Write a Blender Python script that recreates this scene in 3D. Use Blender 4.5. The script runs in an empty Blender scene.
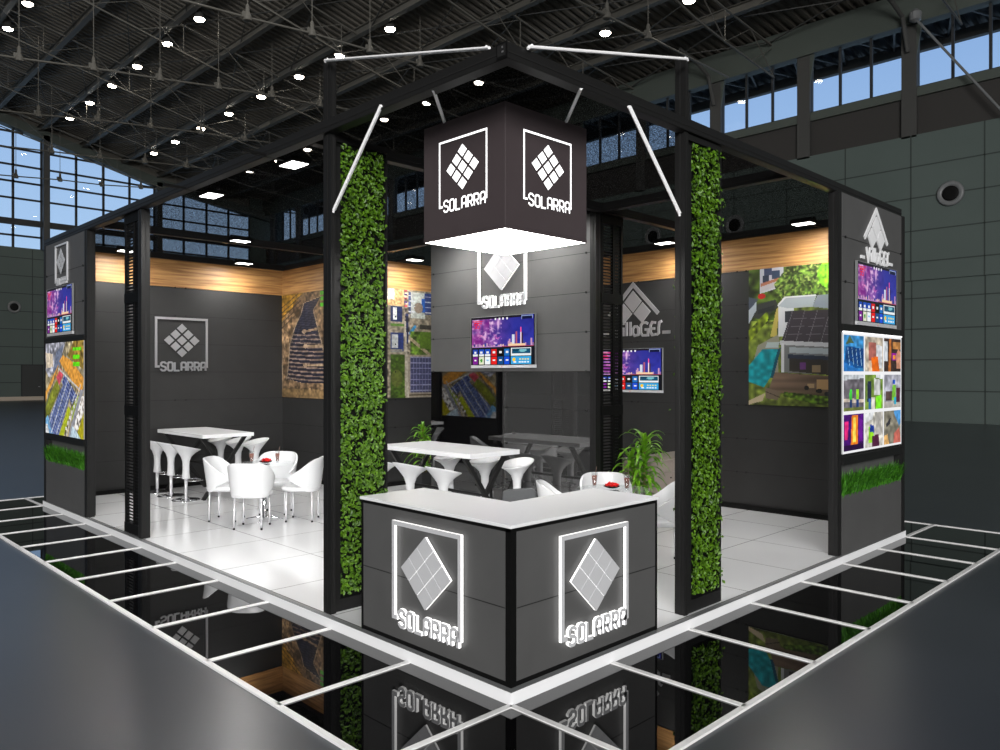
import bpy, math, random
import numpy as np
from mathutils import Vector, Matrix
random.seed(7)
PI = math.pi
R = math.radians
S = bpy.context.scene
COL = S.collection

# ------------------------------------------------------------------ camera, sky, lights, exposure
camd = bpy.data.cameras.new('camera'); cam = bpy.data.objects.new('camera', camd); COL.objects.link(cam)
YAW, PITCH, FPX = 0.792001, -0.0016797, 775.93
cam.location = (-3.3396, -3.28906, 2.01784)
cam.rotation_euler = (PI/2 + PITCH, 0, YAW - PI/2)
camd.sensor_width = 36; camd.lens = 36*FPX/1000; camd.clip_end = 400
S.camera = cam
S.view_settings.view_transform = 'Standard'; S.view_settings.look = 'None'
S.view_settings.exposure = 0.0; S.view_settings.gamma = 1.0; S.view_settings.use_curve_mapping = False

W = bpy.data.worlds.new('daylight'); S.world = W; W.use_nodes = True
nt = W.node_tree; bg = nt.nodes['Background']
tc = nt.nodes.new('ShaderNodeTexCoord'); sep = nt.nodes.new('ShaderNodeSeparateXYZ')
rmp = nt.nodes.new('ShaderNodeValToRGB')
nt.links.new(tc.outputs['Generated'], sep.inputs[0]); nt.links.new(sep.outputs['Z'], rmp.inputs[0])
rmp.color_ramp.elements[0].position = 0.0; rmp.color_ramp.elements[0].color = (0.50, 0.72, 0.98, 1)
rmp.color_ramp.elements[1].position = 0.5; rmp.color_ramp.elements[1].color = (0.17, 0.33, 0.68, 1)
nt.links.new(rmp.outputs[0], bg.inputs[0]); bg.inputs[1].default_value = 1.0

def area(name, loc, target, sx, sy, power, color=(1, 1, 1)):
    l = bpy.data.lights.new(name, 'AREA'); l.shape = 'RECTANGLE'; l.size = sx; l.size_y = sy
    l.energy = power; l.color = color
    o = bpy.data.objects.new(name, l); COL.objects.link(o); o.location = loc
    o.rotation_euler = (Vector(target)-Vector(loc)).to_track_quat('-Z', 'Y').to_euler()
    return o
# fill area lights added behind the viewer and under the roof, no real fixtures
area('behind_viewer_fill', (-26, -27, 12.5), (2, 3, 1.5), 24, 12, 23500, (1, 0.985, 0.97))
area('under_roof_fill', (6, 24, 17), (10, 30, 0), 20, 24, 1100, (1, 0.97, 0.93))

# ------------------------------------------------------------------ helpers
def srgb(r, g, b):
    f = lambda c: (c/255/12.92) if c/255 <= 0.04045 else ((c/255+0.055)/1.055)**2.4
    return (f(r), f(g), f(b), 1)

def mat(name, col, rough=0.5, metal=0.0, spec=None, emit=0, ecol=None, ior=None, alpha=None):
    m = bpy.data.materials.new(name); m.use_nodes = True
    b = m.node_tree.nodes['Principled BSDF']
    b.inputs['Base Color'].default_value = col if len(col) == 4 else (*col, 1)
    b.inputs['Roughness'].default_value = rough; b.inputs['Metallic'].default_value = metal
    if spec is not None: b.inputs['Specular IOR Level'].default_value = spec
    if ior: b.inputs['IOR'].default_value = ior
    if emit:
        b.inputs['Emission Color'].default_value = ecol or (1, 1, 1, 1)
        b.inputs['Emission Strength'].default_value = emit
    return m

def noise_mat(name, c1, c2, scale=(8, 8, 8), rough=0.5, detail=4, lo=0.35, hi=0.65, bump=0, spec=None, ior=None, metal=0):
    m = mat(name, c1, rough, metal, spec, ior=ior); nt = m.node_tree; b = nt.nodes['Principled BSDF']
    t = nt.nodes.new('ShaderNodeTexCoord'); mp = nt.nodes.new('ShaderNodeMapping'); mp.inputs['Scale'].default_value = scale
    n = nt.nodes.new('ShaderNodeTexNoise'); n.inputs['Scale'].default_value = 1; n.inputs['Detail'].default_value = detail
    r = nt.nodes.new('ShaderNodeValToRGB'); r.color_ramp.elements[0].position = lo; r.color_ramp.elements[1].position = hi
    r.color_ramp.elements[0].color = c1; r.color_ramp.elements[1].color = c2
    nt.links.new(t.outputs['Object'], mp.inputs[0]); nt.links.new(mp.outputs[0], n.inputs['Vector'])
    nt.links.new(n.outputs[0], r.inputs[0]); nt.links.new(r.outputs[0], b.inputs['Base Color'])
    if bump:
        bm = nt.nodes.new('ShaderNodeBump'); bm.inputs['Strength'].default_value = bump; bm.inputs['Distance'].default_value = 0.01
        nt.links.new(n.outputs[0], bm.inputs['Height']); nt.links.new(bm.outputs[0], b.inputs['Normal'])
    return m

def attr_mat(name, rough=0.5, emit=0.0, base=1.0):
    m = mat(name, (1, 1, 1), rough); nt = m.node_tree; b = nt.nodes['Principled BSDF']
    a = nt.nodes.new('ShaderNodeAttribute'); a.attribute_name = 'Col'
    nt.links.new(a.outputs['Color'], b.inputs['Base Color'])
    if emit:
        nt.links.new(a.outputs['Color'], b.inputs['Emission Color']); b.inputs['Emission Strength'].default_value = emit
        if base < 1:
            mx = nt.nodes.new('ShaderNodeMix'); mx.data_type = 'RGBA'; mx.inputs[0].default_value = base
            mx.inputs[6].default_value = (0, 0, 0, 1); nt.links.new(a.outputs['Color'], mx.inputs[7]); nt.links.new(mx.outputs[2], b.inputs['Base Color'])
    return m

M = {}
M['black'] = mat('black_anodised', srgb(26, 26, 26), 0.45, spec=0.3)
M['deepblack'] = mat('matt_black', srgb(8, 8, 8), 0.6, spec=0.2)
M['board'] = noise_mat('dark_grey_board', srgb(76, 76, 76), srgb(80, 80, 80), (3, 3, 3), 0.55)
M['board_in'] = noise_mat('charcoal_board', srgb(36, 36, 36), srgb(40, 40, 40), (3, 3, 3), 0.5)
M['cubeboard'] = noise_mat('warm_grey_board', srgb(62, 54, 56), srgb(66, 58, 60), (2, 2, 2), 0.55)
M['glossdark'] = mat('black_gloss_panel', srgb(7, 7, 8), 0.02, ior=2.0)
M['glossgrey'] = mat('grey_gloss_panel', srgb(52, 52, 52), 0.02, ior=2.0)
M['joint'] = mat('panel_joint', srgb(10, 10, 10), 0.7)
M['white'] = mat('white_lacquer', srgb(232, 233, 235), 0.25)
M['plinth'] = mat('white_plinth', srgb(244, 245, 247), 0.4)
M['trimgrey'] = mat('grey_edge_trim', srgb(120, 122, 123), 0.4)
M['plastic'] = mat('white_plastic', srgb(218, 219, 221), 0.25)
M['chrome'] = mat('chrome', (0.8, 0.8, 0.82), 0.08, 1.0)
M['leg'] = mat('bright_chrome_leg', (0.86, 0.86, 0.88), 0.22, 0.55)
M['silver'] = mat('brushed_silver', (0.52, 0.52, 0.54), 0.38, 0.85)
M['silverflat'] = mat('silver_face', srgb(204, 205, 208), 0.35, 0.15)
M['whiteface'] = mat('white_letter_face', srgb(235, 236, 238), 0.4)
M['strip'] = mat('aluminium_strip', srgb(238, 238, 238), 0.4, 0.0)
M['led'] = mat('led_edge', (1, 1, 1), 0.4, emit=1.0, ecol=(1, 0.99, 0.97, 1))
M['ledface'] = mat('lit_letter_face', (1, 1, 1), 0.4, emit=0.95, ecol=(1, 1, 1, 1))
M['panel_light'] = mat('cube_diffuser', (1, 1, 1), 0.4, emit=12.0, ecol=(1, 0.97, 0.93, 1))
M['flood'] = mat('flood_diffuser', (1, 1, 1), 0.4, emit=7.0, ecol=(1, 0.98, 0.95, 1))
M['lamp'] = mat('hall_lamp_glow', (1, 1, 1), 0.4, emit=40.0, ecol=(1, 0.9, 0.75, 1))
M['tileblack'] = mat('black_mirror_tile', srgb(6, 6, 7), 0.012, ior=1.7)
M['print'] = attr_mat('printed_graphic', 0.45)
M['printdim'] = attr_mat('satin_printed_graphic', 0.4)
M['backlit'] = attr_mat('backlit_graphic', 0.4, 0.85, 0.15)
M['screen'] = attr_mat('screen_picture', 0.15, 0.95, 0.05)
M['red'] = mat('red_petals', srgb(225, 12, 10), 0.5)
M['drink'] = mat('brown_drink', srgb(120, 62, 44), 0.3)
M['straw'] = mat('straw', srgb(120, 95, 85), 0.4)
M['grass'] = noise_mat('grass_blade', srgb(36, 92, 14), srgb(70, 135, 24), (30, 30, 30), 0.55)
M['leaf'] = noise_mat('ivy_leaf', srgb(42, 76, 4), srgb(90, 132, 14), (25, 25, 25), 0.5)
M['plantleaf'] = noise_mat('strap_leaf', srgb(74, 128, 16), srgb(118, 174, 36), (14, 14, 14), 0.45)
M['cane'] = mat('plant_cane', srgb(96, 92, 50), 0.6)
M['beige'] = noise_mat('beige_laminate', srgb(138, 128, 120), srgb(146, 136, 128), (4, 4, 4), 0.4)
M['pot'] = mat('dark_pot', srgb(42, 42, 44), 0.5)
M['greychair'] = mat('grey_upholstery', srgb(76, 78, 80), 0.7)
M['hallwall'] = noise_mat('hall_cladding', srgb(82, 94, 90), srgb(86, 98, 94), (0.3, 0.3, 0.3), 0.6)
M['halljoint'] = mat('cladding_joint', srgb(54, 62, 59), 0.7)
M['hallbrown'] = mat('hall_upper_wall', srgb(54, 52, 50), 0.8)
M['halldoor'] = mat('hall_door', srgb(58, 60, 60), 0.6)
M['steel'] = mat('roof_steel', srgb(92, 90, 84), 0.6)
M['steeldark'] = mat('dark_roof_steel', srgb(68, 68, 66), 0.6)
M['deck'] = mat('roof_deck', srgb(102, 98, 90), 0.75)
M['fascia'] = mat('green_grey_fascia', srgb(76, 83, 77), 0.65)
M['mullion'] = mat('window_mullion', srgb(44, 46, 48), 0.6)
M['skirt'] = mat('beige_floor_edge', srgb(200, 186, 170), 0.6)

def glass_mat(name, fres=1.45, rough=0.0, tint=(1, 1, 1, 1)):
    m = bpy.data.materials.new(name); m.use_nodes = True; nt = m.node_tree; nt.nodes.clear()
    o = nt.nodes.new('ShaderNodeOutputMaterial'); mx = nt.nodes.new('ShaderNodeMixShader')
    t = nt.nodes.new('ShaderNodeBsdfTransparent'); t.inputs[0].default_value = tint
    g = nt.nodes.new('ShaderNodeBsdfGlossy'); g.inputs['Roughness'].default_value = rough
    f = nt.nodes.new('ShaderNodeFresnel'); f.inputs[0].default_value = fres
    nt.links.new(f.outputs[0], mx.inputs[0]); nt.links.new(t.outputs[0], mx.inputs[1]); nt.links.new(g.outputs[0], mx.inputs[2])
    nt.links.new(mx.outputs[0], o.inputs[0]); return m
M['glass'] = glass_mat('window_glass', 1.4)
def pale_glass():
    m = bpy.data.materials.new('clear_table_glass'); m.use_nodes = True; nt = m.node_tree; nt.nodes.clear()
    o = nt.nodes.new('ShaderNodeOutputMaterial'); a = nt.nodes.new('ShaderNodeMixShader'); b = nt.nodes.new('ShaderNodeMixShader')
    t = nt.nodes.new('ShaderNodeBsdfTransparent'); g = nt.nodes.new('ShaderNodeBsdfGlossy'); g.inputs['Roughness'].default_value = 0.02; d = nt.nodes.new('ShaderNodeBsdfDiffuse')
    a.inputs[0].default_value = 0.05; b.inputs[0].default_value = 0.07; t.inputs[0].default_value = (0.97, 0.98, 0.98, 1)
    nt.links.new(t.outputs[0], a.inputs[1]); nt.links.new(g.outputs[0], a.inputs[2]); nt.links.new(a.outputs[0], b.inputs[1]); nt.links.new(d.outputs[0], b.inputs[2]); nt.links.new(b.outputs[0], o.inputs[0]); return m
M['clearglass'] = pale_glass()

def canopy_mat():
    m = bpy.data.materials.new('dark_mesh_fabric'); m.use_nodes = True; nt = m.node_tree; nt.nodes.clear()
    o = nt.nodes.new('ShaderNodeOutputMaterial'); mx = nt.nodes.new('ShaderNodeMixShader')
    t = nt.nodes.new('ShaderNodeBsdfTransparent'); d = nt.nodes.new('ShaderNodeBsdfDiffuse')
    d.inputs[0].default_value = (0.006, 0.006, 0.006, 1)
    tc = nt.nodes.new('ShaderNodeTexCoord'); n = nt.nodes.new('ShaderNodeTexNoise'); n.inputs['Scale'].default_value = 90; n.inputs['Detail'].default_value = 2
    mr = nt.nodes.new('ShaderNodeMapRange'); mr.inputs[1].default_value = 0.35; mr.inputs[2].default_value = 0.65
    mr.inputs[3].default_value = 0.82; mr.inputs[4].default_value = 0.25
    nt.links.new(tc.outputs['Object'], n.inputs['Vector']); nt.links.new(n.outputs[0], mr.inputs[0]); nt.links.new(mr.outputs[0], mx.inputs[0])
    nt.links.new(t.outputs[0], mx.inputs[1]); nt.links.new(d.outputs[0], mx.inputs[2]); nt.links.new(mx.outputs[0], o.inputs[0]); return m
M['canopy'] = canopy_mat()

def wood_mat():
    m = noise_mat('oak_veneer', srgb(128, 86, 46), srgb(186, 140, 86), (1.3, 1.3, 26), 0.5, 7, 0.34, 0.6)
    return m
M['wood'] = wood_mat()

def tile_mat():
    m = mat('white_floor_tile', srgb(226, 227, 229), 0.09); nt = m.node_tree; b = nt.nodes['Principled BSDF']
    tc = nt.nodes.new('ShaderNodeTexCoord'); sp = nt.nodes.new('ShaderNodeSeparateXYZ'); nt.links.new(tc.outputs['Object'], sp.inputs[0])
    outs = []
    for ax in ('X', 'Y'):
        a = nt.nodes.new('ShaderNodeMath'); a.operation = 'SUBTRACT'; a.inputs[1].default_value = 0.05; nt.links.new(sp.outputs[ax], a.inputs[0])
        p = nt.nodes.new('ShaderNodeMath'); p.operation = 'PINGPONG'; p.inputs[1].default_value = 0.5; nt.links.new(a.outputs[0], p.inputs[0])
        l = nt.nodes.new('ShaderNodeMath'); l.operation = 'LESS_THAN'; l.inputs[1].default_value = 0.005; nt.links.new(p.outputs[0], l.inputs[0]); outs.append(l)
    mx = nt.nodes.new('ShaderNodeMath'); mx.operation = 'MAXIMUM'; nt.links.new(outs[0].outputs[0], mx.inputs[0]); nt.links.new(outs[1].outputs[0], mx.inputs[1])
    c = nt.nodes.new('ShaderNodeMix'); c.data_type = 'RGBA'; c.inputs[6].default_value = srgb(232, 233, 235); c.inputs[7].default_value = srgb(120, 120, 120)
    nt.links.new(mx.outputs[0], c.inputs[0]); nt.links.new(c.outputs[2], b.inputs['Base Color']); return m
M['tile'] = tile_mat()

M['hallfloor'] = noise_mat('polished_hall_floor', srgb(54, 58, 64), srgb(60, 64, 70), (0.35, 0.35, 0.35), 0.30, 3, ior=1.5)

class MB:
    def __init__(s): s.v = []; s.f = []; s.m = []
    def add(s, vs, fs, mi=0):
        b = len(s.v); s.v += [tuple(v) for v in vs]; s.f += [tuple(b+i for i in f) for f in fs]; s.m += [mi]*len(fs); return s
    def box(s, x0, y0, z0, x1, y1, z1, mi=0):
        x0, x1 = sorted((x0, x1)); y0, y1 = sorted((y0, y1)); z0, z1 = sorted((z0, z1))
        return s.add([(x0,y0,z0),(x1,y0,z0),(x1,y1,z0),(x0,y1,z0),(x0,y0,z1),(x1,y0,z1),(x1,y1,z1),(x0,y1,z1)],
                     [(0,3,2,1),(4,5,6,7),(0,1,5,4),(1,2,6,5),(2,3,7,6),(3,0,4,7)], mi)
    def bar(s, p, q, w, h=None, mi=0, up=(0, 0, 1)):
        p = Vector(p); q = Vector(q); d = (q-p).normalized(); h = h or w
        u = Vector(up)
        if abs(d.dot(u)) > 0.98: u = Vector((0, 1, 0))
        a = d.cross(u).normalized(); b = a.cross(d)
        vs = [e + a*sx*w/2 + b*sy*h/2 for e in (p, q) for sx, sy in ((-1,-1),(1,-1),(1,1),(-1,1))]
        return s.add(vs, [(0,1,2,3),(7,6,5,4),(0,4,5,1),(1,5,6,2),(2,6,7,3),(3,7,4,0)], mi)
    def tube(s, pts, r, n=8, mi=0):
        pts = [Vector(p) for p in pts]; rs = r if isinstance(r, (list, tuple)) else [r]*len(pts)
        vs = []; fs = []; d0 = (pts[1]-pts[0]).normalized()
        u = Vector((0, 0, 1)) if abs(d0.z) < 0.9 else Vector((1, 0, 0))
        for i, p in enumerate(pts):
            d = (pts[min(i+1, len(pts)-1)]-pts[max(i-1, 0)]).normalized()
            a = d.cross(u).normalized(); b = a.cross(d)
            for k in range(n):
                t = 2*PI*k/n; vs.append(p + (a*math.cos(t)+b*math.sin(t))*rs[i])
        for i in range(len(pts)-1):
            for k in range(n): fs.append((i*n+k, i*n+(k+1) % n, (i+1)*n+(k+1) % n, (i+1)*n+k))
        fs.append(tuple(range(n))[::-1]); fs.append(tuple((len(pts)-1)*n+k for k in range(n)))
        return s.add(vs, fs, mi)
    def lathe(s, prof, n=24, c=(0, 0, 0), fn=None, mi=0):
        vs = []; fs = []
        for r, z in prof:
            for k in range(n):
                t = 2*PI*k/n; v = Vector((r*math.cos(t), r*math.sin(t), z))
                if fn: v = fn(v, r)
                vs.append(v+Vector(c))
        for i in range(len(prof)-1):
            for k in range(n): fs.append((i*n+k, i*n+(k+1) % n, (i+1)*n+(k+1) % n, (i+1)*n+k))
        fs.append(tuple(range(n))[::-1]); fs.append(tuple((len(prof)-1)*n+k for k in range(n)))
        return s.add(vs, fs, mi)
    def prism(s, poly, y0, y1, mf=0, ms=0):
        """poly in (x, z) extruded along y from y0 (front, faces -y) to y1"""
        a = sum(poly[i][0]*poly[(i+1) % len(poly)][1]-poly[(i+1) % len(poly)][0]*poly[i][1] for i in range(len(poly)))
        if a < 0: poly = poly[::-1]
        n = len(poly); vs = [(x, y0, z) for x, z in poly]+[(x, y1, z) for x, z in poly]
        s.add(vs, [tuple(range(n))], mf); b = len(s.v)-2*n
        s.f.append(tuple(b+n+i for i in range(n))[::-1]); s.m.append(ms)
        for i in range(n):
            j = (i+1) % n; s.f.append((b+i, b+n+i, b+n+j, b+j)); s.m.append(ms)
        return s
    def stroke(s, pts, w, y0, y1, mf=0, ms=0, closed=False):
        """mitred ribbon along 2-D points (x, z)"""
        P = [Vector((p[0], p[1])) for p in pts]; n = len(P); L = []; Rr = []
        for i in range(n):
            a = P[i-1] if (i > 0 or closed) else None; b = P[(i+1) % n] if (i < n-1 or closed) else None
            d1 = (P[i]-a).normalized() if a is not None else (b-P[i]).normalized()
            d2 = (b-P[i]).normalized() if b is not None else d1
            n1 = Vector((-d1.y, d1.x)); n2 = Vector((-d2.y, d2.x)); m = (n1+n2)
            m = m.normalized() if m.length > 1e-6 else n1
            k = w/2/max(0.35, m.dot(n1)); L.append(P[i]+m*k); Rr.append(P[i]-m*k)
        for i in range(n if closed else n-1):
            j = (i+1) % n
            s.prism([tuple(Rr[i]), tuple(Rr[j]), tuple(L[j]), tuple(L[i])], y0, y1, mf, ms)
        return s
    def build(s, name, mats, parent=None, smooth=False, loc=None):
        me = bpy.data.meshes.new(name); me.from_pydata(s.v, [], s.f)
        if not isinstance(mats, (list, tuple)): mats = [mats]
        for m in mats: me.materials.append(m)
        if len(mats) > 1: me.polygons.foreach_set('material_index', s.m)
        if smooth: me.polygons.foreach_set('use_smooth', [True]*len(me.polygons))
        me.update()
        o = bpy.data.objects.new(name, me); COL.objects.link(o)
        if parent: o.parent = parent
        if loc: o.location = loc
        return o

def thing(name, label, cat, loc=(0, 0, 0), rz=0.0, group=None, kind=None):
    o = bpy.data.objects.new(name, None); COL.objects.link(o); o.location = loc; o.rotation_euler = (0, 0, rz)
    o.empty_display_size = 0.1
    return tag(o, label, cat, group, kind)
def tag(o, label, cat, group=None, kind=None):
    o['label'] = label; o['category'] = cat
    if group: o['group'] = group
    if kind: o['kind'] = kind
    return o
def struct(o, label, cat='structure'):
    o['kind'] = 'structure'; o['label'] = label; o['category'] = cat; return o
def dup(root, loc, rz, label, group=None):
    def cp(o, par):
        c = o.copy(); COL.objects.link(c)
        if par is not None: c.parent = par
        for ch in kids.get(o.name, []): cp(ch, c)
        return c
    kids = {}
    for o in list(COL.objects):
        if o.parent: kids.setdefault(o.parent.name, []).append(o)
    r = cp(root, None); r.location = loc; r.rotation_euler = (0, 0, rz); r['label'] = label
    if group: r['group'] = group
    return r
def bevel(o, w=0.004, seg=2):
    b = o.modifiers.new('b', 'BEVEL'); b.width = w; b.segments = seg; b.limit_method = 'ANGLE'; return o
FX = -PI/2      # surface facing -x: local x runs towards -y
FY = 0.0        # surface facing -y
HP = 0.09       # platform height
TOP = 3.95      # underside of the frame beams

# ------------------------------------------------------------------ the hall
XW, YW = 32.2, 64.2
fl = MB().box(-46, -46, -0.2, 60, 90, 0).build('floor', M['hallfloor']); struct(fl, 'grey polished hall floor around the stand', 'floor')

def roofz(x):
    xs = [-45, 1, 7.8, 13.8, 19.8, 25.8, 32.6]; zs = [12.5, 24.0, 22.5, 21.1, 19.75, 18.7, 18.2]
    return float(np.interp(x, xs, zs))
# corrugated deck: ribs run along x
b = MB(); xs = [-45.3, -14, 1, 7.8, 13.8, 19.8, 25.8, 32.6]; ys = []
y = -45.2
while y < 64.4:
    ys += [(y, 0), (y+0.17, 0), (y+0.22, 0.13), (y+0.39, 0.13)]; y += 0.44
vs = [(x, yy, roofz(x)+dz) for yy, dz in ys for x in xs]; nx = len(xs)
fs = [(i*nx+j, i*nx+j+1, (i+1)*nx+j+1, (i+1)*nx+j) for i in range(len(ys)-1) for j in range(nx-1)]
b.add(vs, fs); ceil = b.build('ceiling', M['deck']); struct(ceil, 'dark corrugated steel roof deck of the hall', 'ceiling')
# longitudinal roof beams
for x in (1.8, 4.8, 7.8, 10.8, 13.8, 16.8, 19.8, 22.8, 25.8, 28.8):
    z = roofz(x)-0.12; b = MB(); xx = x-0.45
    b.box(xx-0.15, -12, z-0.04, xx+0.15, YW, z); b.box(xx-0.02, -12, z-0.36, xx+0.02, YW, z-0.04); b.box(xx-0.15, -12, z-0.40, xx+0.15, YW, z-0.36)
    o = b.build('roof_beam', M['steel']); struct(o, 'long steel roof beam running the length of the hall', 'beam')
# transverse trusses following the roof
def truss(yv):
    b = MB(); n = 20; X = [-14+i*(XW+14)/n for i in range(n+1)]
    tp = [Vector((x, yv, roofz(x)-0.55)) for x in X]; bt = [Vector((x, yv, roofz(x)-2.0)) for x in X]
    for i in range(n):
        b.bar(tp[i], tp[i+1], 0.07); b.bar(bt[i], bt[i+1], 0.07)
        b.bar(tp[i], bt[i+1] if i % 2 else bt[i], 0.035); b.bar(bt[i], tp[i+1], 0.03)
    o = b.build('roof_truss', M['steel']); struct(o, 'thin steel lattice truss across the hall roof', 'truss')
for yv in (6, 14, 22, 30, 38, 46, 54, 62): truss(yv)
b = MB()
for k, yv in enumerate((6, 14, 22, 30, 38, 46, 54)):
    for x in (4.8, 10.8, 16.8, 22.8, 28.8):
        for s1 in (-1, 1):
            x2 = x+s1*3
            if x2 > 32: x2 = 31.8
            b.bar((x, yv, roofz(x)-0.45), (x2, yv+8, roofz(x2)-0.45), 0.05)
            b.bar((x2, yv, roofz(x2)-0.45), (x, yv+8, roofz(x)-0.45), 0.04)
o = b.build('roof_bracing', M['steeldark']); struct(o, 'crossed thin steel bracing rods under the roof', 'bracing')

# far gable wall (y = YW)
b = MB()
b.box(-45, YW, 0, XW+2, YW+0.3, 11.55)
b.box(-45, YW+0.05, 11.0, XW+2, YW+0.4, 11.6)
b.box(30.7, YW, 11.5, XW+2, YW+0.3, 22)
wf = b.build('wall_far', M['hallwall'])
b = MB()
for z in (1.35, 2.7, 4.05, 5.4, 6.75, 8.1, 9.45, 10.8): b.box(-45, YW-0.012, z-0.03, XW, YW, z+0.03)
for k in range(-12, 14):
    x = 2.05+2.72*k; b.box(x-0.03, YW-0.012, 0, x+0.03, YW, 11.5)
b.build('cladding_joints', M['halljoint'], wf)
b = MB().box(-45, YW-0.35, 0.0, 31, YW-0.02, 0.28); b.build('floor_edge', M['skirt'], wf)
struct(wf, 'green grey clad far wall of the hall', 'wall')
# gable fascia (arched band under the roof)
def gz(x): return float(np.interp(x, [-30, -8, 1, 10.8, 13.45, 17.75, 22.1, 26, 33], [10, 20.5, 22.6, 20.75, 20.02, 19.0, 17.85, 17.3, 16.2]))
b = MB(); X = [-30+1.5*i for i in range(43)]
for i in range(len(X)-1):
    a, c = X[i], X[i+1]
    b.add([(a, YW-0.5, gz(a)), (c, YW-0.5, gz(c)), (c, YW-0.5, gz(c)+0.72), (a, YW-0.5, gz(a)+0.72),
           (a, YW+0.3, gz(a)), (c, YW+0.3, gz(c)), (c, YW+0.3, gz(c)+0.72), (a, YW+0.3, gz(a)+0.72)],
          [(0, 1, 2, 3), (0, 4, 5, 1), (3, 2, 6, 7), (4, 7, 6, 5)])
o = b.build('trim_1', M['fascia']); struct(o, 'curved green grey band above the gable window', 'fascia')
b = MB()
for i in range(len(X)-1):
    a, c = X[i], X[i+1]
    b.add([(a, YW+0.1, gz(a)+0.6), (c, YW+0.1, gz(c)+0.6), (c, YW+0.1, 25), (a, YW+0.1, 25)], [(0, 1, 2, 3)])
o = b.build('wall_gable', M['deck']); struct(o, 'dark gable wall between window and roof', 'wall')
# gable window: columns, mullions, transoms, glass
wn = 0
def gable_window(x0, x1, top):
    global wn; wn += 1
    root = thing('window_%d' % wn, 'tall gridded gable window bay letting in blue sky', 'window', kind='structure')
    b = MB(); nmul = max(1, round((x1-x0)/2.0)); st = (x1-x0)/nmul
    for k in range(nmul+1):
        x = x0+st*k; b.box(x-0.08, YW+0.05, 11.55, x+0.08, YW+0.2, gz(x)+0.3)
    for z in (12.5, 15.31, 16.57, 17.82, 19.07, 20.3):
        if z < gz(x0)+0.2:
            xe = x1
            while gz(xe) < z and xe > x0: xe -= 0.25
            b.box(x0, YW+0.05, z-0.07, xe, YW+0.18, z+0.07)
    b.box(x0, YW-0.12, 13.3 if x1 < 22.2 else 13.6, x1, YW+0.2, 13.75 if x1 < 22.2 else 14.3)
    b.build('window_frame', M['mullion'], root)
    n = 12; g = MB()
    for i in range(n):
        a = x0+(x1-x0)*i/n; c = x0+(x1-x0)*(i+1)/n
        g.add([(a, YW+0.12, 11.5), (c, YW+0.12, 11.5), (c, YW+0.12, gz(c)+0.4), (a, YW+0.12, gz(a)+0.4)], [(0, 1, 2, 3)])
    g.build('pane', M['glass'], root)
colx = [-10.2, 1.8, 13.8, 22.33]
for k, (a, c) in enumerate(((-9.9, 1.5), (2.1, 13.58), (14.0, 22.1), (22.56, 30.7))): gable_window(a, c, 0)
for x in colx:
    o = MB().box(x-0.22, YW-0.5, 0 if x > 20 else 11.5, x+0.22, YW+0.25, gz(x)+0.4).build('wall_column', M['steeldark']); struct(o, 'dark steel column dividing the gable window', 'column')
# far doors
for k, xd in enumerate((12.9, 9.6)):
    b = MB().box(xd-0.67, YW-0.06, 0, xd+0.67, YW, 2.65); o = b.build('door_%d' % (k+1), M['halldoor'])
    b = MB().box(xd-0.74, YW-0.08, 0, xd-0.67, YW, 2.72); b.box(xd+0.67, YW-0.08, 0, xd+0.74, YW, 2.72); b.box(xd-0.74, YW-0.08, 2.65, xd+0.74, YW, 2.72); b.build('door_frame', M['mullion'], o)
    MB().box(xd+0.4, YW-0.12, 1.0, xd+0.52, YW-0.06, 1.05).build('door_handle', M['silver'], o)
    struct(o, 'dark double leaf door in the far hall wall' if k == 0 else 'dark door at the left edge of the far hall wall', 'door')

# right hall wall (x = XW)
b = MB()
b.box(XW, -45, 0, XW+0.3, YW+0.3, 5.95); b.box(XW-0.12, -45, 5.95, XW+0.3, YW+0.3, 12.08)
wr = b.build('wall_right', M['hallwall'])
b = MB()
for z in (1.3, 2.6, 3.9, 5.2): b.box(XW-0.012, -14, z-0.025, XW, YW, z+0.025)
for z in (6.72, 8.03, 9.42, 10.74): b.box(XW-0.132, -14, z-0.025, XW-0.12, YW, z+0.025)
for k in range(-8, 21):
    y = 7.87+2.72*k
    b.box(XW-0.012, y-0.025, 0, XW, y+0.025, 5.95); b.box(XW-0.132, y-0.025, 5.95, XW-0.12, y+0.025, 12.08)
b.build('cladding_joints', M['halljoint'], wr); struct(wr, 'green grey clad side wall of the hall', 'wall')
b = MB().box(XW+0.12, -45, 12.0, XW+0.35, YW, 13.75); b.box(XW+0.1, -45, 12, XW+0.35, -10, 18.4); b.box(XW+0.12, -14, 17.2, XW+0.35, YW, 18.4)
o = b.build('wall_upper', M['hallbrown']); struct(o, 'dark upper strip of the side wall under the windows', 'wall')
o = MB().box(XW-0.05, -14, 13.72, XW+0.4, YW, 14.1).build('trim_2', M['fascia']); struct(o, 'pale green sill band under the side windows', 'sill')
o = MB().box(XW-0.25, -14, 16.75, XW+0.3, YW, 18.15).build('trim_3', M['fascia']); struct(o, 'green grey beam above the side windows', 'beam')
cols = [7.95+4.56*k for k in range(-4, 13)]
for y in cols:
    b = MB().box(XW-0.12, y-0.30, 12.0, XW+0.3, y+0.30, 18.2)
    o = b.build('wall_column', M['steeldark']); struct(o, 'grey steel column between two side windows', 'column')
    b = MB(); b.add([(XW-0.1, y-0.5, 16.75), (XW-0.1, y-0.26, 15.2), (XW-0.1, y-0.26, 16.75), (XW, y-0.5, 16.75), (XW, y-0.26, 15.2), (XW, y-0.26, 16.75)], [(0, 1, 2), (5, 4, 3), (0, 3, 4, 1), (1, 4, 5, 2)])
    b.build('bracket', M['fascia'], o)
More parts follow.
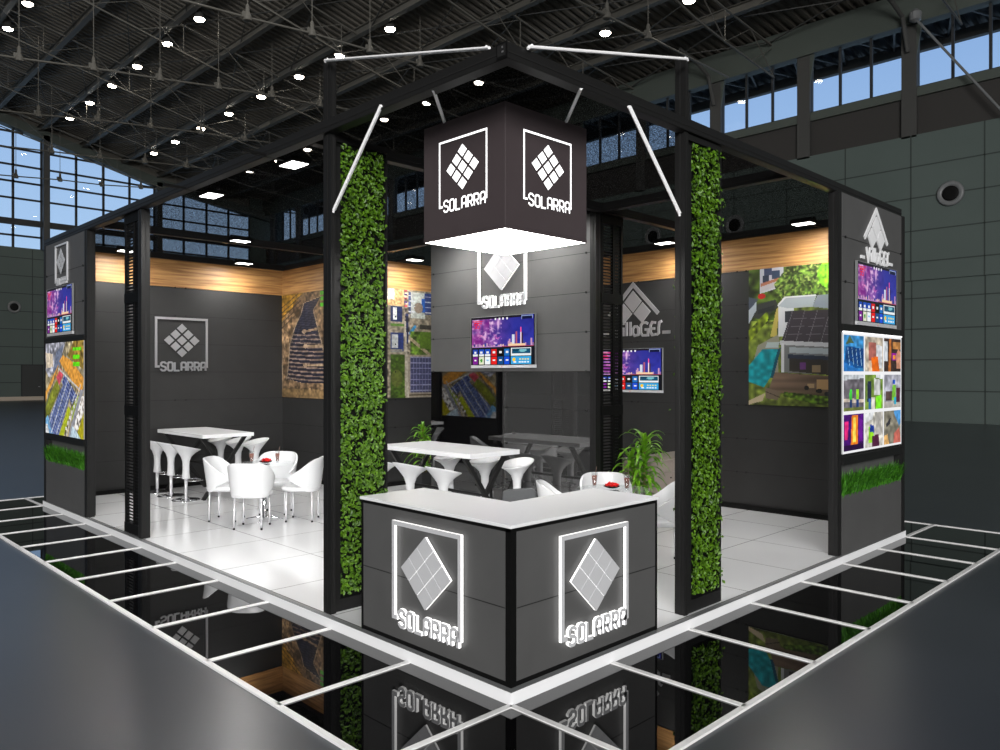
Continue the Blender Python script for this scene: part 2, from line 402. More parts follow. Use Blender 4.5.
for k in range(len(cols)-1):
    y0, y1 = cols[k]+0.26, cols[k+1]-0.26
    wn += 1; root = thing('window_%d' % wn, 'three light clerestory window high in the side wall', 'window', kind='structure')
    b = MB()
    for j in range(4):
        y = y0+(y1-y0)*j/3; b.box(XW+0.05, y-0.05, 14.1, XW+0.18, y+0.05, 16.8)
    b.box(XW+0.05, y0, 14.08, XW+0.18, y1, 14.16); b.build('window_frame', M['mullion'], root)
    MB().add([(XW+0.12, y0, 14.1), (XW+0.12, y1, 14.1), (XW+0.12, y1, 16.8), (XW+0.12, y0, 16.8)], [(0, 3, 2, 1)]).build('pane', M['glass'], root)
# eave outside the side windows
b = MB()
y = -14.0; vs = []; 
pr = []
while y < 64: pr += [(y, 0), (y+0.2, 0), (y+0.26, 0.14), (y+0.46, 0.14)]; y += 0.52
for yy, dz in pr: vs += [(XW+0.3, yy, 17.9+dz), (36.4, yy, 17.5+dz)]
b.add(vs, [(2*i, 2*i+2, 2*i+3, 2*i+1) for i in range(len(pr)-1)])
b.box(35.9, -14, 17.03, 36.2, 64, 17.5)
for k in range(0, 33):
    y = -12+2.3*k; b.bar((XW+0.4, y, 17.3), (36, y+1.15, 17.35), 0.09); b.bar((XW+0.4, y+2.3, 17.3), (36, y+1.15, 17.35), 0.09)
o = b.build('roof_eave', M['steeldark']); struct(o, 'corrugated eave outside the side windows', 'eave')
# diagonal braces from roof to side wall
for y in (7.4,):
    b = MB().tube([(31.6, y+0.1, 16.7), (31.7, y-2.8, 12.4), (31.8, y-4.0, 10.6)], 0.05); b.lathe([(0.05, 0), (0.22, 0.1), (0.25, 0.4), (0.1, 0.55)], 12, (31.6, y+0.15, 16.6))
    o = b.build('brace_rod', M['trimgrey']); struct(o, 'slanting pale brace rod beside the clerestory windows', 'brace')
for y in (17.07, 7.95):
    b = MB().tube([(29.6, y+0.5, 17.9), (30.9, y+0.3, 17.5), (31.6, y+0.1, 17.0), (31.95, y, 15.6)], 0.09)
    o = b.build('brace_rod', M['steeldark']); struct(o, 'bent dark brace from roof beam to wall column', 'brace')
# left hall wall and back part of the end wall keep the rest of the hall closed
o = MB().box(-45.3, -45, 0, -45, YW, 14).build('wall_left', M['hallwall']); struct(o, 'far left side wall of the hall', 'wall')
o = MB().box(-45, -45.3, 0, XW+0.3, -45, 25).build('wall_back', M['hallwall']); struct(o, 'hall wall behind the viewer', 'wall')

# air nozzles
def vent(loc, rz, r):
    t = thing('air_vent', '', 'vent', loc, rz)
    b = MB(); b.lathe([(r, 0), (r*1.02, 0.10), (r*0.9, 0.16), (r*0.62, 0.10), (r*0.55, 0.02)], 24)
    o = b.build('ring', M['trimgrey'] if r > 0.4 else M['halldoor'], t, True); o.rotation_euler = (PI/2, 0, 0)
    b = MB(); b.lathe([(0.01, 0.09), (r*0.5, 0.13), (r*0.62, 0.11), (r*0.62, 0.02)], 24)
    o = b.build('opening', M['deepblack'], t, True); o.rotation_euler = (PI/2, 0, 0)
    return t
for (yv, zv, lab) in ((6.35, 9.38, 'round black air nozzle high on the side wall right of the stand'), (15.95, 9.39, 'round black air nozzle seen through the mesh ceiling right of the ivy post'), (20.76, 9.43, 'round black air nozzle seen between the slatted screen and right ivy post')):
    t = vent((XW-0.12, yv, zv), FX, 0.5); t['label'] = lab; t['group'] = 'air nozzles of the hall'
t = vent((11.7, YW, 7.05), FY, 0.45); t['label'] = 'small round black air nozzle on the far left hall wall'; t['group'] = 'air nozzles of the hall'

# hall lamps
LAMPS = [(7.8, 21.7, (48, 43.8)), (13.8, 20.33, (58, 53.6, 49.2, 44.9, 40.4, 36.2)), (19.8, 19.07, (58.3, 54.2, 49.8, 45.5, 41.1, 36.6, 32.4, 27.9)), (25.8, 18.0, (54.5, 50.0, 45.8, 36.6, 32.4, 27.9, 19.2, 14.7))]
proto = None
for x, z, ysl in LAMPS:
    for y in ysl:
        lab = 'round warm white lamp glowing under the hall roof'
        if proto is None:
            proto = t = thing('ceiling_lamp', lab, 'lamp', (x, y, z), 0, 'lamps under the hall roof')
            MB().lathe([(0.03, 0.75), (0.09, 0.5), (0.20, 0.28), (0.30, 0.04), (0.30, 0.0), (0.27, 0.02)], 16).build('housing', M['steeldark'], t, True)
            MB().lathe([(0.26, 0.02), (0.22, -0.05), (0.08, -0.09)], 16).build('bulb', M['lamp'], t, True)
        else: dup(proto, (x, y, z), 0, lab)
# suspended pipes with hanging projectors
ROWS = [(26.33, [(11.5, 16.57), (14.47, 16.84), (17.49, 17.0), (20.43, 17.18)]),
        (35.65, [(5.54, 15.91), (8.56, 16.31), (11.59, 16.64), (14.57, 17.0), (17.59, 17.32), (20.59, 17.54)]),
        (44.77, [(8.54, 16.31), (11.58, 16.73), (14.55, 17.0), (17.61, 17.31), (20.56, 17.5)]),
        (52.93, [(11.32, 16.52), (14.24, 16.7), (17.18, 17.0), (20.13, 17.21)]),
        (62.29, [(11.41, 16.62), (14.33, 16.88), (17.31, 17.0), (20.27, 17.31)]),
        (15.18, [(20.7, 15.97), (23.45, 16.0)])]
proto = None
for y, pts in ROWS:
    sl = (pts[-1][1]-pts[0][1])/(pts[-1][0]-pts[0][0])
    xa, xb = pts[0][0]-9, min(30, pts[-1][0]+7)
    o = MB().tube([(xa, y, pts[0][1]+sl*(xa-pts[0][0])-0.1)]+[(px, y, pz-0.1) for px, pz in pts]+[(xb, y, pts[-1][1]+sl*(xb-pts[-1][0])-0.1)], 0.045).build('hanging_pipe', M['steel'])
    tag(o, 'thin grey pipe strung across the hall below the roof, carrying small projectors', 'pipe', 'suspended pipes')
    for px, pz in pts:
        lab = 'small grey projector hanging on a wire from the hall roof'
        if proto is None:
            proto = t = thing('hanging_projector', lab, 'spotlight', (px, y, pz), 0, 'projectors hanging from the roof')
            b = MB(); b.lathe([(0.02, 0.45), (0.07, 0.38), (0.09, 0.1), (0.16, -0.05), (0.17, -0.22), (0.1, -0.24)], 10); b.box(-0.22, -0.05, -0.12, 0.05, 0.05, 0.1)
            b.build('body', M['steel'], t)
            MB().tube([(0, 0, 0.4), (0, 0, 4.2)], 0.02, 5).build('wire', M['steel'], t)
        else: dup(proto, (px, y, pz), 0, lab)

# ------------------------------------------------------------------ stand platform and black border
b = MB().box(0.0, 0.0, 0.002, 6.93, 10.0, HP-0.002, 0)
pl = b.build('platform', M['plinth']); struct(pl, 'low white plinth of the exhibition stand', 'platform')
b = MB().box(0.045, 0.045, HP-0.01, 6.89, 9.96, HP); b.build('floor_tiles', M['tile'], pl)
b = MB(); w = 0.045
b.box(0, 0, HP-0.004, 6.93, w, HP); b.box(0, w, HP-0.004, w, 10, HP); b.box(6.89, w, HP-0.004, 6.93, 10, HP); b.box(0.045, 9.96, HP-0.004, 6.89, 10, HP); b.build('edge_trim', M['trimgrey'], pl)
# glossy tiles one metre wide round the platform
b = MB()
b.box(-1, -1, 0.001, 0, 11, 0.008); b.box(0, -1, 0.001, 8, 0, 0.008); b.box(6.93, 0, 0.001, 8, 11, 0.008); b.box(0, 10, 0.001, 6.93, 11, 0.008)
bt = b.build('border_tiles', M['tileblack']); tag(bt, 'black mirror tiles laid in a band around the white plinth', 'floor tiles', kind='structure')
def strip(x0, y0, x1, y1):
    w = 0.02
    b = MB()
    if x0 == x1: b.box(x0-w, y0, 0.001, x0+w, y1, 0.016)
    else: b.box(x0, y0-w, 0.001, x1, y0+w, 0.016)
    b.build('metal_strip', M['strip'], bt)
for k in range(0, 11): strip(-1, k-0.0, -0.003, k-0.0)
for k in range(0, 8): strip(k if k < 7 else 6.93, -1, k if k < 7 else 6.93, -0.003)
for k in range(0, 11): strip(6.935, k, 8, k)
for k in range(0, 8): strip(k, 10.003, k, 11)
strip(-1, -1, -1, 11); strip(8, -1, 8, 11); strip(-1, -1, 8, -1); strip(-1, 11, 8, 11)

# ------------------------------------------------------------------ stand frame
def profile_post(x0, y0, x1, y1, z0, z1):
    b = MB().box(x0, y0, z0, x1, y1, z1); e = 0.004; g = 0.008
    xm, ym = (x0+x1)/2, (y0+y1)/2
    b.box(x0-0.003, ym-g, z0, x0, ym+g, z1, 1); b.box(xm-g, y0-0.003, z0, xm+g, y0, z1, 1)
    return b
def post(xc, yc, z1, label, s=0.05, sy=None):
    sy = sy or s
    o = profile_post(xc-s, yc-sy, xc+s, yc+sy, HP, z1).build('frame_post', [M['black'], M['joint']]); tag(o, label, 'post', 'posts of the stand frame'); return o
post(0.08, 2.13, 4.56, 'tall black post rising above the frame beside the left ivy panel', 0.025, 0.055)
post(2.065, 0.115, 4.54, 'tall black post rising above the frame beside the right ivy panel', 0.028, 0.045)
post(0.09, 6.14, 3.95, 'black post beside the slatted screen on the left side of the stand')
post(0.07, 8.04, 3.95, 'black post at the open edge of the far left display wall')
post(4.985, 0.08, 3.95, 'black post at the open edge of the right display wall', 0.05)
post(4.02, 2.54, 3.97, 'black post at the end of the central television wall', 0.045)
post(6.885, 0.06, 3.95, 'black post at the outer right corner of the stand', 0.045)
post(0.06, 9.95, 3.95, 'black post at the outer far left corner of the stand', 0.045)
def beam(x0, y0, x1, y1, label, z0=3.945, z1=4.045):
    b = MB().box(x0, y0, z0, x1, y1, z1)
    if abs(x1-x0) < abs(y1-y0):
        b.box(x0-0.003, y0, (z0+z1)/2-0.012, x0, y1, (z0+z1)/2-0.002, 1); b.box(x0-0.003, y0, z0+0.004, x0, y1, z0+0.01, 1)
    else:
        b.box(x0, y0-0.003, (z0+z1)/2-0.012, x1, y0, (z0+z1)/2-0.002, 1); b.box(x0, y0-0.003, z0+0.004, x1, y0, z0+0.01, 1)
    o = b.build('frame_beam', [M['black'], M['joint']]); tag(o, label, 'beam', 'top beams of the stand frame'); return o
beam(0.02, 0.141, 0.11, 9.99, 'black top beam along the left front edge of the stand')
beam(0.02, 0.05, 6.92, 0.14, 'black top beam along the right front edge of the stand')
beam(0.111, 9.90, 6.859, 9.99, 'black top beam above the rear left timber band')
beam(6.86, 0.141, 6.92, 9.99, 'black top beam above the right timber band')
beam(4.0, 0.121, 4.09, 9.89, 'black inner beam running from the right front beam over the television wall')
beam(0.121, 7.64, 3.99, 7.73, 'black inner beam crossing above the left seating area')
beam(0.121, 2.42, 3.99, 2.51, 'black inner beam crossing behind the hanging cube')
beam(4.10, 2.42, 6.89, 2.51, 'black inner beam crossing above the slatted screen')
b = MB().box(0.012, 0.05, 3.95, 0.02, 0.14, 4.05); b.box(0.010, 0.06, 3.965, 0.012, 0.13, 4.035, 1)
b.box(0.008, 0.08, 4.012, 0.010, 0.09, 4.024, 2); b.box(0.008, 0.076, 3.985, 0.010, 0.09, 3.995, 2)
o = b.build('corner_connector', [M['deepblack'], M['joint'], M['silver']]); tag(o, 'small bolted black connector at the front top corner of the frame', 'connector')
# mesh ceiling
o = MB().box(0.10, 0.10, 4.046, 6.90, 9.95, 4.05).build('mesh_canopy', M['canopy']); tag(o, 'dark see-through mesh fabric stretched over the stand as a ceiling', 'canopy')
# silver tie bars
def tie(p, q, r, label):
    p = Vector(p); q = Vector(q); d = (q-p).normalized(); b = MB()
    b.tube([p, q], r, 8); s = d.cross(Vector((0, 0, 1))).normalized()*r*1.1
    b.tube([p+s, q+s], r*0.5, 6); b.tube([p-d*0.01-Vector((0, 0, r)), p+d*0.03+Vector((0, 0, r))], r*0.8, 6); b.tube([q-d*0.03+Vector((0, 0, r)), q+d*0.01-Vector((0, 0, r))], r*0.8, 6)
    o = b.build('tie_bar', M['ties']); tag(o, label, 'tie bar', 'silver tie bars of the frame'); return o
M['ties'] = mat('polished_tie_bar', srgb(246, 246, 247), 0.3, 0.0)
tie((0.0, 2.06, 4.50), (0.03, 0.22, 4.058), 0.012, 'silver tie bar from the left tall post down to the front corner')
tie((1.96, 0.0, 4.475), (0.19, 0.03, 4.056), 0.012, 'silver tie bar from the right tall post down to the front corner')
tie((0.012, 1.34, 3.97), (0.04, 2.01, 3.315), 0.012, 'silver diagonal brace in front of the left ivy panel')
tie((1.25, 0.04, 3.945), (1.935, 0.055, 3.275), 0.012, 'silver diagonal brace beside the right ivy panel')
tie((0.055, 0.80, 3.952), (0.53, 1.235, 3.93), 0.010, 'silver rod joining the left beam to the hanging cube')
tie((0.73, 0.06, 3.944), (1.175, 0.575, 3.93), 0.010, 'silver rod joining the right beam to the hanging cube')

# ------------------------------------------------------------------ panelled walls
def joints(bm, x0, x1, yf, zs, vx=(), z0=HP, z1=3.9, dots=()):
    for z in zs:
        bm.box(x0, yf-0.002, z-0.003, x1, yf, z+0.003)
        for d in dots:
            bm.prism([(d+0.014*math.cos(2*PI*i/8), z+0.014*math.sin(2*PI*i/8)) for i in range(8)], yf-0.012, yf)
    for v in vx: bm.box(v-0.003, yf-0.002, z0, v+0.003, yf, z1)
ZJ = [3.002, 2.525, 2.048, 1.57, 1.093, 0.615]
# rear left wall, local x = world x
t = thing('partition_wall', 'charcoal panelled wall with timber band behind the left seating area', 'wall panel', (0, 9.945, 0), FY, 'walls of the stand')
MB().box(0.12, 0, HP, 4.03, 0.05, 3.48).build('panels', M['board_in'], t)
b = MB(); joints(b, 0.15, 4.0, 0, ZJ+[3.475], (), HP, 3.9, (1.98, 2.16)); b.build('panel_joints', M['joint'], t)
MB().box(0.12, -0.004, 3.485, 4.0, 0.056, 3.944).build('timber_band', M['wood'], t)
MB().box(0.12, -0.03, HP, 4.0, 0, HP+0.07).build('skirting', M['deepblack'], t)
# solar mural wall (x = 4, y 7.5 .. 9.9)
t = thing('partition_wall', 'charcoal wall with timber band carrying the solar field mural', 'wall panel', (3.985, 9.945, 0), FX, 'walls of the stand')
MB().box(0, 0, HP, 2.4, 0.06, 3.48).build('panels', M['board_in'], t)
b = MB(); joints(b, 0, 2.4, 0, ZJ); b.build('panel_joints', M['joint'], t)
MB().box(0, -0.004, 3.485, 2.4, 0.056, 3.944).build('timber_band', M['wood'], t)
MB().box(0, -0.03, HP, 2.4, 0, HP+0.07).build('skirting', M['deepblack'], t)
# alcove wall (y = 7.5, x 4 .. 6.9)
t = thing('partition_wall', 'charcoal wall with timber band behind the potted plant and aerial mural', 'wall panel', (4.0, 7.5, 0), FY, 'walls of the stand')
MB().box(0, 0, HP, 2.88, 0.06, 3.48).build('panels', M['board_in'], t)
b = MB(); joints(b, 0, 2.88, 0, ZJ, (), HP, 3.9, (0.77,)); b.build('panel_joints', M['joint'], t)
MB().box(0, -0.004, 3.485, 2.88, 0.056, 3.944).build('timber_band', M['wood'], t)
MB().box(0, -0.03, HP, 2.88, 0, HP+0.07).build('skirting', M['deepblack'], t)
# right wall (x = 6.95)
t = thing('partition_wall', 'charcoal panelled wall with timber band along the right side of the stand', 'wall panel', (6.90, 7.5, 0), FX, 'walls of the stand')
MB().box(0, 0, HP, 7.38, 0.028, 3.48).build('panels', M['board_in'], t)
b = MB(); joints(b, 0, 7.38, 0, ZJ+[3.475], (), HP, 3.9, (7.5-2.10, 7.5-2.24, 7.5-4.08, 7.5-3.95)); b.build('panel_joints', M['joint'], t)
MB().box(0, -0.004, 3.485, 7.38, 0.028, 3.944).build('timber_band', M['wood'], t)
MB().box(0, -0.04, HP, 7.38, 0, HP+0.07).build('skirting', M['deepblack'], t)
# central television wall (x = 4, y 2.58 .. 5.6): upper boards, lower gloss panels
t = thing('partition_wall', 'central dark grey television wall with glossy black lower panels', 'wall panel', (4.0, 5.6, 0), FX, 'walls of the stand')
MB().box(0, 0, 2.05, 3.01, 0.08, 3.944).build('upper_boards', M['board'], t)
MB().box(0, 0, HP, 1.505, 0.08, 2.045).build('black_gloss_panel', M['glossdark'], t)
MB().box(1.515, 0, HP, 3.01, 0.08, 2.045).build('grey_gloss_panel', M['glossgrey'], t)
b = MB(); joints(b, 0, 3.01, 0, [3.48, 3.002, 2.525, 2.048], (1.51,), HP, 3.9, (0.06, 2.94)); joints(b, 1.53, 3.0, 0, [1.57, 1.093, 0.615], (), HP, 3.9, (1.58, 2.94))
b.box(1.503, -0.003, HP, 1.517, 0, 2.05); b.box(0, -0.01, HP, 3.01, 0, HP+0.05); b.build('panel_joints', M['joint'], t)

# ------------------------------------------------------------------ painted graphics
class Cv:
    def __init__(s, w, h, c):
        s.w, s.h = w, h; s.a = np.zeros((h, w, 3)); s.a[:] = np.array(c)/255.0
        s.X, s.Y = np.meshgrid((np.arange(w)+0.5)/w, (np.arange(h)+0.5)/h)
    def put(s, m, c, al=1.0):
        c = np.array(c)/255.0; s.a[m] = s.a[m]*(1-al)+c*al; return s
    def rect(s, x0, y0, x1, y1, c, al=1.0): return s.put((s.X >= x0) & (s.X < x1) & (s.Y >= y0) & (s.Y < y1), c, al)
    def inside(s, P):
        m = np.zeros(s.X.shape, bool); n = len(P)
        for i in range(n):
            x1, y1 = P[i]; x2, y2 = P[(i+1) % n]
            if y1 == y2: continue
            m ^= ((y1 > s.Y) != (y2 > s.Y)) & (s.X < (x2-x1)*(s.Y-y1)/(y2-y1)+x1)
        return m
    def poly(s, P, c, al=1.0): return s.put(s.inside(P), c, al)
    def ell(s, cx, cy, rx, ry, c, al=1.0): return s.put(((s.X-cx)/rx)**2+((s.Y-cy)/ry)**2 < 1, c, al)
    def line(s, p, q, w, c, asp=1.0, al=1.0):
        px, py = p; dx, dy = q[0]-px, (q[1]-py)*asp; L = dx*dx+dy*dy+1e-9
        t = np.clip(((s.X-px)*dx+(s.Y-py)*asp*dy)/L, 0, 1)
        return s.put(np.hypot(s.X-px-t*dx, (s.Y-py)*asp-t*dy) < w/2, c, al)
    def noise(s, sx, sy, amt, seed=0, mask=None, col=None):
        r = np.random.RandomState(seed); g = r.rand(sy+2, sx+2)
        fx = s.X*sx; fy = s.Y*sy; ix = fx.astype(int); iy = fy.astype(int); u = fx-ix; v = fy-iy
        n = (g[iy, ix]*(1-u)+g[iy, ix+1]*u)*(1-v)+(g[iy+1, ix]*(1-u)+g[iy+1, ix+1]*u)*v
        if mask is None: mask = np.ones(s.X.shape, bool)
        if col is not None:
            k = np.clip((n-0.5)*amt, 0, 1)[..., None]*mask[..., None]; s.a = s.a*(1-k)+np.array(col)/255.0*k
        else:
            k = 1+(n-0.5)*2*amt; s.a = np.where(mask[..., None], s.a*k[..., None], s.a)
        return s
def paint(name, cv, x0, x1, z0, z1, yf, material, parent=None, thick=0.004, gain=1.0):
    """flat print: front grid coloured per cell, on a thin board"""
    w, h = cv.w, cv.h; xs = np.linspace(x0, x1, w+1); zs = np.linspace(z0, z1, h+1)
    V = np.zeros(((w+1)*(h+1)+8, 3)); XX, ZZ = np.meshgrid(xs, zs)
    n0 = (w+1)*(h+1); V[:n0, 0] = XX.ravel(); V[:n0, 2] = ZZ.ravel(); V[:n0, 1] = yf
    j, i = np.mgrid[0:h, 0:w]; a = (j*(w+1)+i).ravel()
    F = np.stack([a, a+1, a+w+2, a+w+1], 1).tolist()
    bx = [(x0, yf+1e-4, z0), (x1, yf+1e-4, z0), (x1, yf+thick, z0), (x0, yf+thick, z0), (x0, yf+1e-4, z1), (x1, yf+1e-4, z1), (x1, yf+thick, z1), (x0, yf+thick, z1)]
    V[n0:] = bx; F += [[n0+q for q in f] for f in ((0,3,2,1),(4,5,6,7),(1,2,6,5),(2,3,7,6),(3,0,4,7))]
    me = bpy.data.meshes.new(name); me.from_pydata(V.tolist(), [], F)
    col = np.ones((len(F), 4)); c = np.clip(cv.a, 0, 1).reshape(-1, 3); lin = np.where(c <= 0.04045, c/12.92, ((c+0.055)/1.055)**2.4)
    col[:w*h, :3] = lin*gain; col[w*h:, :3] = 0.5
    ca = me.color_attributes.new('Col', 'FLOAT_COLOR', 'CORNER'); ca.data.foreach_set('color', np.repeat(col, 4, 0).astype(np.float32).ravel())
    me.materials.append(material); me.update()
    o = bpy.data.objects.new(name, me); COL.objects.link(o)
    if parent: o.parent = parent
    return o

def tv_art():
    c = Cv(126, 70, (24, 26, 34)); Yt = 0.37
    top = c.Y > Yt
    k = np.clip((c.X-0.1)/0.6, 0, 1)[..., None]
    g = np.array((150, 70, 150))/255*(1-k)+np.array((52, 56, 168))/255*k
    v = np.clip((c.Y-Yt)/0.6, 0, 1)[..., None]; g = g*(1-0.2*v)+np.array((25, 22, 60))/255*0.2*v
    c.a = np.where(top[..., None], g, c.a)
    c.noise(9, 6, 1.8, 3, top & (c.X < 0.55), (235, 150, 215)); c.noise(34, 26, 2.2, 5, top & (c.X < 0.5), (250, 205, 240)); c.noise(12, 8, 1.6, 8, top & (c.X < 0.3), (110, 20, 120)); c.noise(16, 10, 1.2, 9, top, (30, 30, 110))
    r = random.Random(4)
    for cx, cy, col in ((0.33, 0.78, (255, 190, 235)), (0.18, 0.62, (250, 140, 200)), (0.42, 0.55, (255, 120, 200))):
        for i in range(12):
            a = r.random()*6.28; l = 0.03+r.random()*0.07; c.line((cx, cy), (cx+l*math.cos(a), cy+l*1.4*math.sin(a)), 0.007, col, 0.55, 0.35)
    x = 0.0
    while x < 1:
        h = (0.03+0.06*r.random()) if x < 0.55 else (0.05+0.12*r.random()); w = 0.015+0.02*r.random()
        c.rect(x, Yt, x+w, Yt+h, r.choice([(70, 60, 130), (200, 150, 190), (230, 190, 170), (60, 70, 150), (150, 110, 160)])); x += w
    c.rect(0.655, Yt, 0.70, Yt+0.24, (215, 220, 235)); c.rect(0.715, Yt, 0.74, Yt+0.30, (180, 90, 110)); c.rect(0.785, Yt, 0.80, Yt+0.32, (250, 225, 235)); c.rect(0.80, Yt, 0.825, Yt+0.27, (60, 40, 70)); c.line((0.793, Yt+0.3), (0.793, Yt+0.38), 0.012, (255, 90, 160), 0.55)
    c.rect(0.6, Yt, 0.86, Yt+0.06, (245, 205, 165)); c.rect(0, Yt, 1, Yt+0.015, (160, 60, 90)); c.rect(0.0, Yt, 0.5, Yt+0.02, (180, 130, 200))
    # status marks
    c.rect(0, 0.955, 0.8, 1, (30, 26, 38)); 
    for x in (0.39, 0.45, 0.51, 0.57): c.rect(x, 0.925, x+0.025, 0.965, (240, 240, 245))
    c.rect(0.80, 0.91, 0.97, 0.98, (150, 170, 210)); c.rect(0.81, 0.92, 0.96, 0.97, (20, 24, 60))
    red = (228, 22, 40)
    for x0 in (0.055, 0.105):
        c.rect(x0, 0.875, x0+0.038, 0.895, red); c.rect(x0, 0.84, x0+0.012, 0.895, red); c.rect(x0, 0.825, x0+0.036, 0.845, red); c.rect(x0+0.026, 0.78, x0+0.038, 0.845, red); c.rect(x0, 0.765, x0+0.036, 0.785, red)
    c.rect(0.03, 0.915, 0.19, 0.93, red); c.rect(0.15, 0.86, 0.158, 0.9, red); c.rect(0.165, 0.86, 0.173, 0.9, red)
    # app rows
    cols = [[(30, 70, 170), (30, 80, 190), (30, 80, 190), (214, 24, 28), (8, 8, 8), (24, 110, 190)], [(120, 20, 140), (225, 228, 200), (240, 244, 246), (230, 20, 20), (16, 74, 130), (20, 80, 215)]]
    for rr in range(2):
        for i in range(6):
            x = 0.03+i*0.102; y = 0.19 if rr == 0 else 0.02
            c.rect(x, y, x+0.082, y+0.145, cols[rr][i]); c.rect(x+0.022, y+0.06, x+0.06, y+0.1, (240, 240, 240) if i != 2 or rr == 0 else (130, 190, 230))
            if rr == 0 and i < 3: c.rect(x, y, x+0.082, y+0.035, (235, 238, 240))
            if rr == 1 and i == 1: c.ell(x+0.041, y+0.075, 0.02, 0.04, (60, 150, 40))
    c.rect(0.645, 0.19, 0.945, 0.345, (235, 240, 242)); c.rect(0.655, 0.235, 0.935, 0.335, (20, 80, 110)); c.ell(0.82, 0.29, 0.06, 0.03, (120, 190, 200)); c.rect(0.66, 0.28, 0.78, 0.295, (10, 40, 60))
    c.rect(0.645, 0.02, 0.945, 0.165, (60, 165, 225)); c.ell(0.69, 0.11, 0.022, 0.04, (250, 205, 40)); c.rect(0.68, 0.04, 0.72, 0.07, (250, 250, 250))
    for i in range(4): c.rect(0.77+0.04*i, 0.1, 0.79+0.04*i, 0.13, (240, 225, 120)); c.rect(0.765+0.04*i, 0.05, 0.795+0.04*i, 0.065, (230, 245, 250))
    c.rect(0, 0, 0.012, 1, (16, 16, 20)); c.rect(0.988, 0, 1, 1, (16, 16, 20)); c.rect(0, 0, 1, 0.012, (10, 10, 12)); return c
TVA = tv_art(); tvroot = None
def tv(loc, rz, label):
    global tvroot
    if tvroot is not None: return dup(tvroot, loc, rz, label)
    t = thing('television', label, 'television', loc, rz, 'wall televisions with a city at night'); tvroot = t
    w, h = 1.225, 0.70
    b = MB(); b.box(0, -0.035, 0, w, -0.012, 0.04); b.box(0, -0.04, 0.04, 0.008, -0.012, h, 1); b.box(w-0.008, -0.04, 0.04, w, -0.012, h, 1); b.box(0.008, -0.04, h-0.008, w-0.008, -0.012, h, 1)
    bevel(b.build('bezel', [M['silverflat'], M['trimgrey']], t), 0.002)
    MB().box(0.004, -0.034, 0.004, w-0.004, -0.008, h-0.004).build('back_shell', M['deepblack'], t)
    MB().box(w/2-0.008, -0.037, 0.012, w/2+0.008, -0.035, 0.022).build('red_badge', M['red'], t)
    MB().box(w/2-0.2, -0.012, h/2-0.15, w/2+0.2, 0, h/2+0.15).build('wall_bracket', M['deepblack'], t)
    paint('screen', TVA, 0.008, w-0.008, 0.04, h-0.008, -0.0375, M['screen'], t); return t
tv((4.0, 4.69, 2.095), FX, 'television on the central wall below the lit backlit logo')
tv((6.90, 4.70, 1.72), FX, 'television on the right inner wall behind the slatted screen')
tv((0.02, 9.71, 2.57), FX, 'television on the far left display wall above the aerial picture')
tv((5.35, 0.025, 2.553), FY, 'television on the right display wall above the nine photographs')

